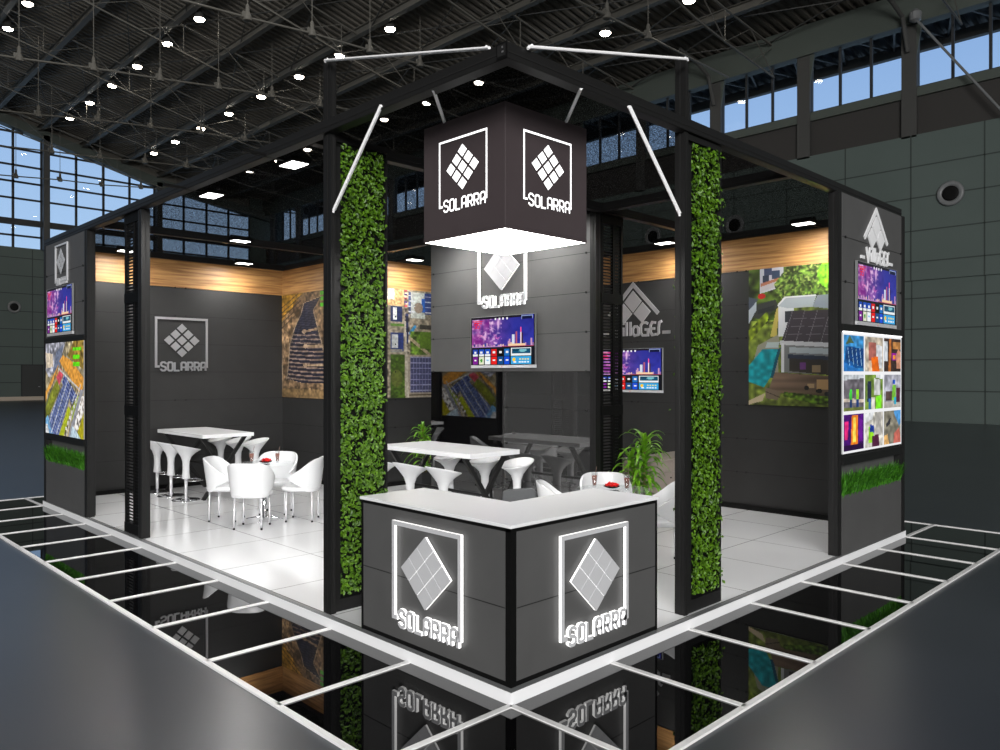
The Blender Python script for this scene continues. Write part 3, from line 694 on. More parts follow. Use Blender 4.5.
# murals
def house_art():
    c = Cv(190, 200, (110, 125, 50)); c.noise(40, 40, 0.5, 1); c.noise(12, 12, 0.3, 2)   # u: 0..1 of 2.0 m, visible 0..0.575
    f = 0.575
    def P(*a): return [(x*f, y) for x, y in a]
    c.poly(P((0, .62), (.35, .62), (.5, 1), (0, 1)), (70, 90, 30)); c.noise(30, 30, 0.9, 7, c.inside(P((0, .55), (.35, .62), (.5, 1), (0, 1))))
    c.poly(P((0.15, .82), (.45, .86), (.45, 1), (.15, 1)), (205, 205, 215)); c.poly(P((.16, .83), (.4, .87), (.4, .93), (.16, .9)), (200, 195, 200)); c.rect(.18*f, .90, .27*f, .95, (50, 60, 80)); c.rect(.3*f, .92, .4*f, .98, (60, 75, 100)); c.rect(.2*f, .95, .3*f, 1, (70, 80, 110)); c.poly(P((.16, .87), (.42, .91), (.42, .93), (.16, .895)), (190, 120, 90)); c.ell(.17*f, .80, .05*f, .02, (200, 40, 40)); 
    m = c.inside(P((.38, .78), (.33, .88), (.5, 1), (1, 1), (1.9, 1), (1.9, .72), (.6, .76))); c.put(m, (86, 112, 44)); c.noise(50, 50, 1.0, 11, m); c.noise(90, 90, 2.2, 12, m, (190, 205, 120)); c.noise(70, 70, 2.4, 13, m, (30, 45, 15))
    c.ell(1.02*f, .92, .16*f, .1, (130, 205, 40)); c.noise(60, 60, 0.5, 14, (c.X > .85*f) & (c.Y > .82))
    c.poly(P((0, .66), (.1, .74), (.35, .77), (.38, .72), (.2, .62)), (60, 62, 60)); c.poly(P((0.12, .70), (.34, .73), (.34, .69), (.12, .67)), (40, 44, 46))
    c.poly(P((0, .60), (.1, .70), (.1, .78), (0, .76)), (185, 195, 205)); c.poly(P((0, .70), (.13, .78), (0, .80)), (80, 90, 105))
    m = c.inside(P((0.02, .47), (.25, .62), (.26, .68), (.22, .68), (.0, .55))); c.put(m, (120, 140, 30)); c.noise(50, 50, .7, 15, m)
    c.poly(P((.28, .50), (.36, .70), (.40, .72), (.36, .50)), (196, 178, 88)); 
    c.poly(P((0, .2), (.12, .44), (.4, .52), (.38, .22)), (150, 148, 130)); c.poly(P((.0, .17), (.0, .29), (.18, .41), (.38, .41), (.28, .20), (.2, .13)), (24, 150, 160)); m = c.inside(P((.0, .17), (.0, .29), (.18, .41), (.38, .41), (.28, .20), (.2, .13))); c.noise(40, 40, .25, 16, m); c.poly(P((.38, .41), (.28, .20), (.32, .20), (.42, .42)), (20, 80, 100)); c.poly(P((.22, .42), (.24, .46), (.40, .46), (.38, .42)), (176, 190, 190))
    c.poly(P((.38, .50), (.38, .72), (.58, .72), (.58, .50)), (214, 217, 220)); c.poly(P((.38, .72), (.48, .78), (.85, .78), (.8, .70), (.5, .70)), (176, 184, 190)); c.poly(P((.38, .72), (.48, .775), (.84, .775), (.84, .785), (.46, .785), (.37, .725)), (228, 230, 230)); c.rect(.47*f, .60, .56*f, .68, (50, 56, 60)); c.poly(P((.8, .70), (.86, .78), (1.8, .78), (1.8, .60)), (140, 150, 162))
    c.poly(P((.42, .46), (.55, .68), (1.8, .66), (1.8, .40), (.9, .43)), (62, 56, 62))
    for i in range(9):
        t = i/8; c.line((.45*f+(.09*f)*0+t*1.2*f, .455-.02*t), (.56*f+t*1.2*f, .68-.02*t), 0.004, (120, 118, 122))
    for i in range(4): c.line((( .45+.033*i)*f, .46+.055*i), (1.8*f, .43+.055*i), 0.004, (110, 108, 112))
    c.poly(P((.40, .44), (1.8, .38), (1.8, .41), (.40, .47)), (200, 202, 205)); c.poly(P((.42, .24), (.42, .44), (1.8, .38), (1.8, .2)), (120, 122, 122)); c.rect(.42*f, .24, .46*f, .45, (215, 218, 220)); c.poly(P((.5, .37), (1.8, .32), (1.8, .30), (.5, .34)), (40, 52, 72)); c.poly(P((.52, .25), (.52, .34), (1.8, .30), (1.8, .17)), (52, 48, 42)); c.rect(.65*f, .26, .72*f, .31, (110, 60, 130)); c.rect(.8*f, .24, .9*f, .29, (150, 130, 100)); c.poly(P((.52, .38), (1.8, .34), (1.8, .38), (.52, .42)), (170, 180, 185))
    m = c.inside(P((.25, .10), (.34, .24), (1.8, .18), (1.8, .02), (.6, .08))); c.put(m, (112, 92, 76)); c.noise(4, 50, .25, 17, m)
    c.poly(P((.22, .05), (.22, .13), (.42, .10), (.38, .04)), (120, 104, 88)); c.line((.22*f, .10), (.4*f, .06), .006, (60, 50, 40)); c.poly(P((0.0, .03), (.22, .09), (.18, .03), (.0, .0)), (196, 178, 150)); c.rect(.85*f, .12, 1.05*f, .19, (198, 160, 112)); c.rect(.74*f, .13, .82*f, .16, (190, 160, 120)); c.ell(.73*f, .13, .03*f, .015, (20, 20, 22)); c.ell(.88*f, .11, .04*f, .015, (24, 24, 24)); c.ell(.97*f, .09, .03*f, .015, (20, 22, 30))
    m = c.inside(P((.44, .07), (.46, .10), (1.8, .03), (1.8, -.02), (.8, .02))); c.put(m, (80, 110, 24)); c.noise(60, 60, .8, 18, m)
    return c
o = thing('mural_print', 'large printed mural of a white house with roof solar panels and a pool', 'mural', (6.90, 2.06, 1.58), FX)
paint('graphic', house_art(), 0, 1.98, 0, 1.90, -0.010, M['print'], o, 0.01, 0.72)

def field_art():
    c = Cv(150, 120, (128, 104, 78)); c.noise(24, 24, .45, 1); c.noise(60, 60, .35, 2); c.noise(8, 5, .3, 3)
    f = 0.64
    def P(*a): return [(x*f, y) for x, y in a]
    m = c.inside(P((0, .75), (.4, .95), (.5, 1), (0, 1))); c.put(m, (150, 112, 40)); c.noise(6, 60, .5, 4, m); c.noise(20, 20, .3, 5, m)
    for i in range(5): c.line((0, .68+.05*i), (.45*f, .84+.045*i), .012, (90, 70, 50))
    c.poly(P((0.02, .0), (.0, .30), (.10, .70), (.02, .3)), (170, 150, 126)); c.noise(60, 60, .3, 6, c.Y < .1); c.put((c.Y < .08), (150, 122, 80), .7)
    fld = P((.12, .18), (.16, .30), (.20, .52), (.32, .68), (.46, .80), (.52, .90), (.88, .94), (.72, .82), (.80, .68), (.95, .42), (1.5, .42), (1.5, .14), (.5, .14))
    m = c.inside([(x-.012, y) for x, y in fld]) | c.inside([(x+.01, y+.008) for x, y in fld]); c.put(m, (182, 160, 132))
    m = c.inside(fld); c.put(m, (40, 42, 58))
    low = m & (c.Y < .62); lines = ((c.Y*26+0.3*np.sin(c.X*4)+c.X*1.2) % 1) < .36; c.put(low & lines, (150, 128, 112))
    lines2 = ((c.Y*44+c.X*5) % 1) < .3; c.put(m & (c.Y >= .5) & lines2, (84, 80, 88), .6)
    for p, q in (((.52, .63), (.85, .65)), ((.55, .49), (1.4, .485)), ((.55, .31), (1.4, .31))): c.line((p[0]*f, p[1]), (q[0]*f, q[1]), .02, (176, 150, 120)); c.ell(p[0]*f, p[1], .03, .02, (186, 160, 130))
    for y in (.91, .85, .96): c.rect(.88*f, y, 1.05*f, y+.03, (80, 190, 20))
    c.noise(50, 50, .3, 9); return c
o = thing('mural_print', 'large printed mural of a dark solar field laid out on a brown hillside', 'mural', (3.985, 9.945, 1.58), FX)
paint('graphic', field_art(), 0.0, 2.38, 0, 1.90, -0.010, M['print'], o, 0.01, 0.72)

def aerial_art():
    c = Cv(150, 170, (150, 140, 122)); c.noise(50, 60, .35, 1)
    x0, k = 0.31, 0.42     # visible part runs from x0 to x0+k (drawn in visible units)
    def X(x): return x0+x*k
    def Rc(a, b_, c_, d, col): c.rect(X(a), b_, X(c_), d, col)
    Rc(0, 0, .38, .40, (72, 98, 32)); c.noise(40, 60, .4, 2, (c.X < X(.38)) & (c.Y < .4)); c.ell(X(.15), .18, .06, .08, (100, 110, 50)); Rc(0, .66, .35, .68, (90, 130, 50))
    Rc(.0, .43, .32, .60, (44, 60, 120)); Rc(.02, .46, .18, .58, (200, 205, 205)); Rc(0, .42, .3, .45, (150, 148, 140)); Rc(.0, .70, .30, .84, (36, 48, 90)); Rc(.05, .72, .15, .83, (220, 222, 220))
    Rc(-.2, .85, .32, 1, (210, 170, 118)); Rc(-.2, .90, .08, 1, (235, 230, 220)); c.noise(60, 60, .3, 8, (c.X < X(.3)) & (c.Y > .85))
    for i in range(5): Rc(.34, .84+.035*i, .42, .86+.035*i, (60, 40, 90) if i % 2 else (170, 60, 70))
    Rc(.46, .78, .62, .98, (60, 75, 120)); Rc(.52, .74, .90, .98, (190, 196, 190)); Rc(.88, .78, 1.2, .98, (50, 70, 130)); Rc(.8, .80, .9, .93, (30, 95, 180)); c.ell(X(.72), .84, .05, .05, (140, 124, 110))
    for i in range(4): c.line((X(.46), .80+.05*i), (X(.62), .80+.05*i), .006, (200, 205, 215)); c.line((X(.9), .80+.05*i), (X(1.3), .80+.05*i), .006, (200, 205, 215))
    c.line((X(.62), .66), (X(.5), .60), .03, (60, 140, 190)); Rc(.38, .5, .46, .78, (40, 50, 90)); c.noise(30, 60, .7, 11, (c.X > X(.36)) & (c.X < X(.48)) & (c.Y > .42))
    m = (c.X > X(.5)) & (c.Y > .40) & (c.Y < .62); c.put(m, (84, 110, 40)); c.noise(40, 50, .7, 3, m); c.line((X(.5), .55), (X(1.1), .38), .03, (176, 160, 134)); c.put((c.X > X(.75)) & (c.Y > .46) & (c.Y < .62), (92, 122, 40)); Rc(.75, .64, 1.3, .68, (60, 58, 52))
    Rc(.42, .0, 1.9, .40, (170, 158, 140)); Rc(.5, .05, 1.9, .37, (70, 72, 110))
    for i in range(20): c.rect(X(.5+.08*i), .05, X(.508+.08*i), .37, (120, 124, 160))
    for i in range(7): c.rect(X(.5), .06+.052*i, X(1.9), .069+.052*i, (158, 160, 190))
    Rc(.36, .02, .46, .40, (188, 178, 160)); Rc(.46, .015, 1.9, .03, (80, 66, 40)); c.line((X(.44), .0), (X(.36), .70), .022, (196, 188, 170)); c.noise(70, 80, .18, 12); return c
o = thing('mural_print', 'printed aerial mural of rooftops and a blue solar array beside the plant', 'mural', (4.05, 7.5, 1.60), FY)
paint('graphic', aerial_art(), 0, 2.0, 0, 1.88, -0.010, M['print'], o, 0.01, 0.72)

def industry_art():
    c = Cv(130, 92, (150, 138, 110)); c.noise(40, 30, .5, 1)
    k = c.poly
    k([(0, .7), (0, 1), (.55, 1), (.36, .72), (.1, .62)], (150, 150, 160)); c.noise(30, 30, .6, 2, c.inside([(0, .7), (0, 1), (.55, 1), (.36, .72), (.1, .62)])); k([(.02, .72), (.0, .9), (.2, .88), (.22, .74)], (214, 198, 176)); k([(.2, .68), (.3, .9), (.5, .98), (.40, .74)], (110, 118, 140))
    k([(.6, .85), (.75, 1), (1, 1), (1, .7)], (140, 116, 50)); c.noise(30, 30, .5, 3, c.X*.6+c.Y > 1.35)
    k([(.38, .80), (.48, .86), (.7, .80), (1, .62), (.97, .50), (.88, .48), (.7, .6), (.5, .72)], (226, 158, 66)); k([(0, .46), (.36, .76), (.34, .66), (.05, .44), (0, .34)], (224, 160, 70))
    for y in (.92, .84, .76): c.rect(.74, y-.02, .94 if y > .9 else .90, y+.02, (100, 222, 20))
    k([(.3, .62), (.42, .72), (.5, .66), (.38, .54)], (206, 82, 96)); k([(0, .34), (.32, .60), (.40, .50), (.05, .14), (0, .16)], (122, 128, 44)); c.noise(10, 10, .3, 4, c.inside([(0, .34), (.32, .60), (.40, .50), (.05, .14), (0, .16)]))
    k([(.44, .58), (.52, .66), (.84, .44), (.72, .34)], (60, 72, 126)); k([(.1, .18), (.5, .56), (.66, .42), (.3, -.1), (.1, -.1)], (84, 98, 146)); c.noise(40, 40, .8, 5, c.inside([(.1, .18), (.55, .62), (.84, .44), (.3, -.1), (.1, -.1)]), (210, 214, 225)); c.noise(50, 50, 1.0, 15, c.inside([(.1, .18), (.55, .62), (.84, .44), (.3, -.1), (.1, -.1)]), (30, 36, 70))
    k([(.0, .16), (.06, .2), (.28, -.1), (0, -.1)], (120, 176, 220)); k([(0, .1), (.05, .1), (.15, -.1), (0, -.1)], (235, 238, 240))
    k([(.38, .0), (.62, .32), (.68, .28), (.5, .0)], (176, 186, 40)); k([(.7, .3), (.86, .44), (.92, .40), (.72, .16)], (150, 170, 30)); k([(.55, -.1), (.92, .5), (1, .5), (.66, -.1)], (156, 156, 164)); k([(.7, .0), (.95, .44), (1, .44), (1, .15), (.75, -.1)], (204, 196, 188)); c.noise(40, 40, .8, 6, c.inside([(.7, .0), (.95, .44), (1, .44), (1, .15), (.75, -.1)]))
    k([(.8, .0), (1, .28), (1, -.1)], (170, 160, 26)); k([(.62, -.1), (.72, .12), (.84, .06), (1, -.06), (1, -.1)], (188, 208, 222)); 
    blue = c.inside([(.1, .18), (.5, .56), (.66, .42), (.3, -.1), (.1, -.1)]) | c.inside([(.44, .58), (.52, .66), (.84, .44), (.72, .34)])
    c.put(blue & (((c.X*.78-c.Y*.6)*9) % 1 < .16), (196, 200, 208)); c.put(blue & (((c.X*.6+c.Y*.8)*22) % 1 < .3), (120, 132, 176))
    for i in range(6): c.rect(.55+.05*i, .06+.06*i, .575+.05*i, .10+.06*i, (240, 240, 240))
    c.line((.92, .55), (.55, -.02), .012, (210, 208, 204), .7); c.line((.36, .72), (.9, .5), .014, (200, 198, 194), .7); c.line((.36, .74), (0, .30), .014, (90, 88, 84), .7); c.noise(70, 50, .25, 7); return c
IND = industry_art()

# nine photographs
def photos_art():
    c = Cv(150, 106, (246, 246, 248)); r = random.Random(3)
    def cell(i, j):
        x0 = .012+i*.332; y0 = .68-j*.329; return x0, y0, .312, .30
    def m_of(i, j): x, y, w, h = cell(i, j); return (c.X >= x) & (c.X < x+w) & (c.Y >= y) & (c.Y < y+h)
    def q(i, j, pts, col): x, y, w, h = cell(i, j); m = c.inside([(x+a*w, y+b_*h) for a, b_ in pts]) & m_of(i, j); c.put(m, col); return m
    F = [(0, 0), (1, 0), (1, 1), (0, 1)]
    bgc = {(0, 0): (60, 140, 200), (1, 0): (190, 178, 160), (2, 0): (60, 44, 40), (0, 1): (110, 105, 112), (1, 1): (120, 150, 60), (2, 1): (170, 170, 182), (0, 2): (70, 10, 110), (1, 2): (200, 196, 186), (2, 2): (130, 125, 110)}
    for (i, j), col in bgc.items(): q(i, j, F, col); c.noise(30, 30, .25, i+3*j, m_of(i, j))
    q(0, 0, [(0, .1), (.1, .7), (1, .65), (1, .1)], (20, 84, 150)); q(0, 0, [(.1, .35), (.2, .7), (1, .62), (.95, .12)], (10, 60, 120)); q(0, 0, [(0, 0), (0, .25), (.8, .05), (.8, 0)], (40, 120, 200)); q(0, 0, [(.1, .75), (.3, 1), (.5, .8)], (70, 90, 60)); 
    for k in range(4): x, y, w, h = cell(0, 0); c.line((x+(.2+.2*k)*w, y+.66*h), (x+(.3+.2*k)*w, y+.15*h), .005, (170, 210, 235))
    q(1, 0, [(.2, .3), (.2, .85), (.6, .85), (.6, .3)], (170, 100, 90)); q(1, 0, [(.62, .1), (.62, .8), (.95, .75), (.95, .1)], (210, 212, 215)); q(1, 0, [(.3, 0), (.35, .4), (.7, .45), (.8, 0)], (240, 110, 20)); q(1, 0, [(.2, 0), (.2, .3), (.35, .3), (.4, 0)], (240, 210, 180))
    q(2, 0, [(.0, .3), (.0, .9), (.2, .9), (.2, .3)], (200, 205, 210)); q(2, 0, [(.25, 0), (.3, 1), (.42, 1), (.4, 0)], (190, 110, 50)); q(2, 0, [(.45, .35), (.45, .55), (.75, .55), (.75, .35)], (150, 20, 150)); q(2, 0, [(.52, .38), (.52, .5), (.68, .5), (.68, .38)], (250, 150, 40)); q(2, 0, [(.75, .1), (.7, .5), (.85, .7), (1, .6), (1, .1)], (216, 150, 120)); q(2, 0, [(.5, .7), (.5, .9), (1, .9), (1, .7)], (190, 130, 70))
    q(0, 1, [(0, .25), (0, .35), (1, .3), (1, .2)], (205, 190, 175)); q(0, 1, [(.28, .3), (.3, .6), (.42, .6), (.42, .3)], (70, 220, 70)); q(0, 1, [(.62, .3), (.62, .6), (.76, .6), (.76, .3)], (150, 230, 40)); q(0, 1, [(.3, 0), (.3, .3), (.42, .3), (.42, 0)], (30, 60, 110)); q(0, 1, [(.62, 0), (.62, .3), (.76, .3), (.76, 0)], (30, 60, 120)); q(0, 1, [(0, .85), (1, .9), (1, 1), (0, 1)], (190, 195, 200)); q(0, 1, [(0, 0), (0, .1), (1, .1), (1, 0)], (110, 120, 60))
    q(1, 1, [(.5, .4), (.5, .9), (.85, .85), (.85, .4)], (200, 202, 200)); q(1, 1, [(.6, .9), (1, .88), (1, 1), (.6, 1)], (240, 244, 248)); q(1, 1, [(.12, .2), (.15, .8), (.35, .8), (.35, .2)], (40, 48, 70)); q(1, 1, [(.6, 0), (.6, .35), (.9, .4), (.9, 0)], (130, 240, 40)); q(1, 1, [(.35, 0), (.35, .35), (.55, .35), (.55, 0)], (220, 215, 205)); q(1, 1, [(.2, 0), (.2, .3), (.33, .3), (.33, 0)], (60, 110, 170))
    q(2, 1, [(.1, .2), (.1, .5), (.6, .5), (.6, .2)], (90, 70, 66)); q(2, 1, [(.45, .2), (.5, .7), (.7, .7), (.7, .2)], (120, 190, 60)); q(2, 1, [(.5, .72), (.5, .85), (.66, .85), (.66, .72)], (40, 90, 200)); q(2, 1, [(.72, .1), (.72, .6), (.95, .6), (.95, .1)], (90, 40, 60)); q(2, 1, [(0, 0), (0, .2), (1, .15), (1, 0)], (180, 175, 168)); q(2, 1, [(.6, .1), (.6, .3), (.72, .3), (.72, .1)], (40, 170, 200))
    q(0, 2, [(.35, .1), (.4, .95), (.7, .95), (.7, .1)], (245, 130, 30)); q(0, 2, [(.45, .2), (.48, .9), (.6, .9), (.6, .2)], (255, 220, 90)); q(0, 2, [(.05, .3), (.05, .8), (.25, .8), (.2, .3)], (220, 40, 120)); q(0, 2, [(.75, .2), (.75, .9), (.95, .8), (.95, .2)], (110, 20, 150)); q(0, 2, [(0, 0), (0, .15), (1, .15), (1, 0)], (40, 6, 60))
    q(1, 2, [(.6, .3), (.6, .95), (.9, .95), (.9, .3)], (176, 172, 166)); q(1, 2, [(.2, .1), (.2, .6), (.45, .6), (.5, .1)], (150, 220, 40)); q(1, 2, [(.25, .45), (.3, .65), (.5, .6), (.5, .4)], (30, 60, 160)); q(1, 2, [(.4, 0), (.4, .3), (.75, .35), (.8, 0)], (80, 30, 60)); q(1, 2, [(0, .7), (0, 1), (.5, 1), (.4, .8)], (236, 238, 240))
    q(2, 2, [(.0, 0), (0, .25), (.2, .3), (.3, 0)], (230, 180, 110)); q(2, 2, [(.55, .0), (.6, .3), (.9, .45), (1, .1), (1, 0)], (206, 110, 96)); q(2, 2, [(.6, .9), (.9, .5), (1, .6), (1, 1), (.6, 1)], (80, 150, 210)); q(2, 2, [(.1, .6), (.4, .8), (.35, .6), (.15, .5)], (50, 50, 56))
    for (i, j) in bgc: c.noise(40, 40, .18, 20+i+3*j, m_of(i, j))
    return c

# ------------------------------------------------------------------ logos
def letter(b, ch, x, w, z0, h, s, y0, y1):
    c = w*0.28; X = lambda a: x+a*w; Z = lambda a: z0+a*h
    def st(pts, closed=False): b.stroke([(X(p), Z(q)) for p, q in pts], s, y0, y1, 0, 1, closed)
    if ch == 'S': st([(1, .78), (1, .88), (.72, 1), (.28, 1), (0, .86), (0, .66), (.22, .54), (.78, .46), (1, .34), (1, .14), (.72, 0), (.28, 0), (0, .12), (0, .22)])
    if ch == 'O': st([(.25, 0), (0, .13), (0, .87), (.25, 1), (.75, 1), (1, .87), (1, .13), (.75, 0)], True)
    if ch == 'L': st([(0, 1), (0, 0), (1, 0)])
    if ch == 'A': st([(0, 0), (0, .87), (.25, 1), (.75, 1), (1, .87), (1, 0)]); st([(0, .4), (1, .4)])
    if ch == 'R': st([(0, 0), (0, 1), (.75, 1), (1, .88), (1, .56), (.75, .45), (0, .45)]); st([(.5, .45), (1, 0)])
def solarra(loc, rz, w, label, face, side, dep=0.035, off=0.012, sw=0.042, lsw=0.032, group='diamond logos with the word SOLARRA'):
    """origin at lower left of the square outline; w is its width"""
    t = thing('logo_sign', label, 'logo', loc, rz, group); h = w*0.945; s = w*sw
    y0, y1 = -off-dep, -off
    b = MB(); b.stroke([(w*.085, s/2), (s/2, s/2), (s/2, h-s/2), (w-s/2, h-s/2), (w-s/2, s/2), (w*.925, s/2)], s, y0, y1, 0, 1)
    b.build('square_outline', [face, side], t)
    cx, cz = w*.5, w*.515; rw, rh = w*.36, w*.34; g = 0.07 if side is not M['led'] else 0.014
    for i in range(3):
        for j in range(3):
            def pt(a, c_): return (cx+(a-c_)*rw/1.0*.5*2/2, cz+(a+c_-1)*rh)
            a0, a1 = i/3+g/2, (i+1)/3-g/2; c0, c1 = j/3+g/2, (j+1)/3-g/2
            P = [(cx+(a-c_)*rw, cz+(a+c_-1)*rh) for a, c_ in ((a0, c0), (a1, c0), (a1, c1), (a0, c1))]
            b = MB(); b.prism(P, y0, y0+dep*0.35, 0, 1); b.build('diamond_tile', [face, face if side is M['led'] else side], t)
    if side is M['led']:
        b = MB(); k = 0.985; b.prism([(cx-rw*k, cz), (cx, cz-rh*k), (cx+rw*k, cz), (cx, cz+rh*k)], y0+dep*0.36, y1, 1, 1); b.build('glow_plate', [face, side], t)
    lw = w*.088; gap = w*.038; x = w*.112; th = w*.155
    for ch in 'SOLARRA':
        b = MB(); letter(b, ch, x, lw, -w*.072+s*.4, th, w*lsw, y0, y1); b.build('letter', [face, side], t); x += lw+gap
    return t
CX = 0.54
# ------------------------------------------------------------------ hanging cube
cx0, cy0, cs, cz0, cz1 = 0.505, 0.555, 0.90, 3.04, 3.93
t = thing('hanging_cube', 'large warm grey illuminated cube hung over the counter with a glowing white underside', 'sign cube', (cx0, cy0, cz0))
bevel(MB().box(0, 0, 0.02, cs, cs, cz1-cz0).build('box', M['cubeboard'], t), 0.003)
MB().box(0.006, 0.006, 0.001, cs-0.006, cs-0.006, 0.018).build('diffuser', M['panel_light'], t)
b = MB().box(0, 0, 0, cs, 0.005, 0.02); b.box(0, cs-0.005, 0, cs, cs, 0.02); b.box(0, 0.005, 0, 0.005, cs-0.005, 0.02); b.box(cs-0.005, 0.005, 0, cs, cs-0.005, 0.02); b.build('bottom_trim', M['cubeboard'], t)
solarra((cx0, 1.262, 3.275), FX, 0.535, 'white lit SOLARRA logo on the left face of the hanging cube', M['ledface'], M['cubeboard'], 0.008, 0.001, 0.030, 0.026)
solarra((0.68, cy0, 3.268), FY, 0.532, 'white lit SOLARRA logo on the right face of the hanging cube', M['ledface'], M['cubeboard'], 0.008, 0.001, 0.030, 0.026)

# ------------------------------------------------------------------ reception counter
t = thing('reception_counter', 'L-shaped dark grey reception counter with white top and lit logos', 'counter', (0, 0, HP))
o = 0.045; E1, E2, Hc, Dp = 1.61, 1.59, 0.975, 0.58
b = MB(); b.box(o+0.05, o, 0.03, E2, o+0.03, Hc); b.build('front_panel', M['board'], t)
b = MB(); b.box(o, o+0.05, 0.03, o+0.03, E1, Hc); b.build('side_panel', M['board'], t)
b = MB(); b.box(o-0.002, o-0.002, 0, o+0.045, o+0.045, Hc); b.build('corner_post', M['deepblack'], t)
b = MB(); b.box(o+0.03, o+0.03, 0.02, 0.075, E1, Hc); b.box(0.3, 0.07, 0.02, E2, 0.08, Hc); b.box(0.04, E1, 0, Dp, E1+0.02, Hc); b.box(E2, 0.04, 0, E2+0.02, Dp, Hc); b.box(0.09, Dp, 0.02, 0.1, E1, 0.9)
b.box(Dp-0.02, Dp, 0.05, Dp, E1, Hc-0.02); b.box(Dp, Dp-0.02, 0.05, E2, Dp, Hc-0.02); b.box(o-0.001, o-0.001, 0, E2+0.02, o+0.03, 0.03); b.box(o-0.001, o, 0, o+0.03, E1+0.02, 0.03)
b.box(o-0.004, o-0.004, Hc-0.02, E2+0.02, o+0.04, Hc); b.box(o-0.004, o, Hc-0.02, o+0.04, E1+0.02, Hc); b.build('carcass', M['deepblack'], t)
b = MB(); b.box(o+0.05, o-0.001, 0.478, E2, o, 0.484); b.box(o-0.001, o+0.05, 0.478, o, E1, 0.484); b.build('panel_joints', M['joint'], t)
P = [(0.03, 0.03), (1.62, 0.03), (1.62, 0.66), (0.66, 0.66), (0.66, 1.64), (0.03, 1.64)]
b = MB(); n = 6; b.add([(x, y, Hc+0.004) for x, y in P]+[(x, y, Hc+0.025) for x, y in P], [(0, 5, 4, 3, 2, 1), (6, 7, 8, 9, 10, 11)]+[(i, (i+1) % 6, 6+(i+1) % 6, 6+i) for i in range(6)])
bevel(b.build('worktop', M['white'], t), 0.004)
solarra((o, 1.215, 0.268), FX, 0.742, 'backlit silver SOLARRA logo on the left face of the reception counter', M['silverflat'], M['led'], 0.022, 0.008)
solarra((0.482, o, 0.268), FY, 0.732, 'backlit silver SOLARRA logo on the right face of the reception counter', M['silverflat'], M['led'], 0.022, 0.008)
solarra((4.0, 4.56, 2.975), FX, 0.92, 'backlit silver SOLARRA logo above the television on the central wall', M['silverflat'], M['led'], 0.028, 0.008)
solarra((1.64, 9.945, 2.12), FY, 0.90, 'unlit silver SOLARRA logo on the rear left charcoal wall', M['silver'], M['silver'], 0.02, 0.005)
solarra((0.02, 9.37, 3.335), FX, 0.58, 'silver SOLARRA logo at the top of the far left display wall', M['silverflat'], M['silverflat'], 0.02, 0.002)

def villages(loc, rz, k, label, face, side):
    """origin at the roof apex"""
    t = thing('logo_sign', label, 'logo', loc, rz, 'house logos with the word VillaGES'); y0, y1 = -0.018, -0.003
    s = 0.05*k
    b = MB(); b.stroke([(-0.39*k, -0.435*k), (0, -0.04*k), (0.39*k, -0.435*k)], s, y0, y1, 0, 1); b.build('roof_outline', [face, side], t)
    g = 0.012
    for P in ([(0, -.12), (-.135, -.265), (0, -.405), (.135, -.265)], [(-.15, -.28), (-.275, -.405), (-.145, -.545), (-.012, -.42)], [(.15, -.28), (.012, -.42), (.145, -.545), (.275, -.405)]):
        b = MB(); b.prism([(x*k, z*k) for x, z in P], y0, y1, 0, 1); b.build('diamond_tile', [face, side], t)
    def G(x, w, h, strokes, z0=-0.71):
        b = MB()
        for st in strokes: b.stroke([((x+p*w)*k, (z0+q*h)*k) for p, q in st], 0.032*k, y0, y1, 0, 1)
        b.build('letter', [face, side], t)
    G(-.325, .12, .17, [[(0, 1), (.5, .05), (1, 1)]])
    G(-.165, .02, .12, [[(.5, 0), (.5, .95)], [(.5, 1.25), (.5, 1.42)]])
    G(-.11, .02, .17, [[(.5, 0), (.5, 1.08)]]); G(-.05, .02, .17, [[(.5, 0), (.5, 1.08)]])
    G(-.0, .085, .12, [[(1, 0), (1, .8), (.7, 1), (.3, 1), (0, .75), (0, .25), (.3, 0), (1, .1)]])
    G(.125, .11, .165, [[(1, .9), (.7, 1), (.25, 1), (0, .8), (0, .2), (.25, 0), (1, 0), (1, .45), (.55, .45)]])
    G(.275, .08, .165, [[(1, .95), (.3, 1), (0, .75), (0, .25), (.3, 0), (1, .05)], [(0, .5), (.85, .5)]])
    G(.365, .07, .165, [[(1.15, 1.05), (.6, .95), (.45, .5), (.5, .15), (0, 0)]])
    for x in (-.51, .455): 
        b = MB(); b.box(x*k, y0, -.70*k, (x+.115)*k, y1, -.66*k); b.build('dash', [face, side], t)
    return t
villages((5.98, 0.025, 3.925), FY, 0.90, 'white VillaGES house logo at the top of the right display wall', M['whiteface'], M['whiteface'])
villages((6.90, 4.05, 3.49), FX, 1.22, 'silver VillaGES house logo above the television on the right inner wall', M['silver'], M['silverflat'])

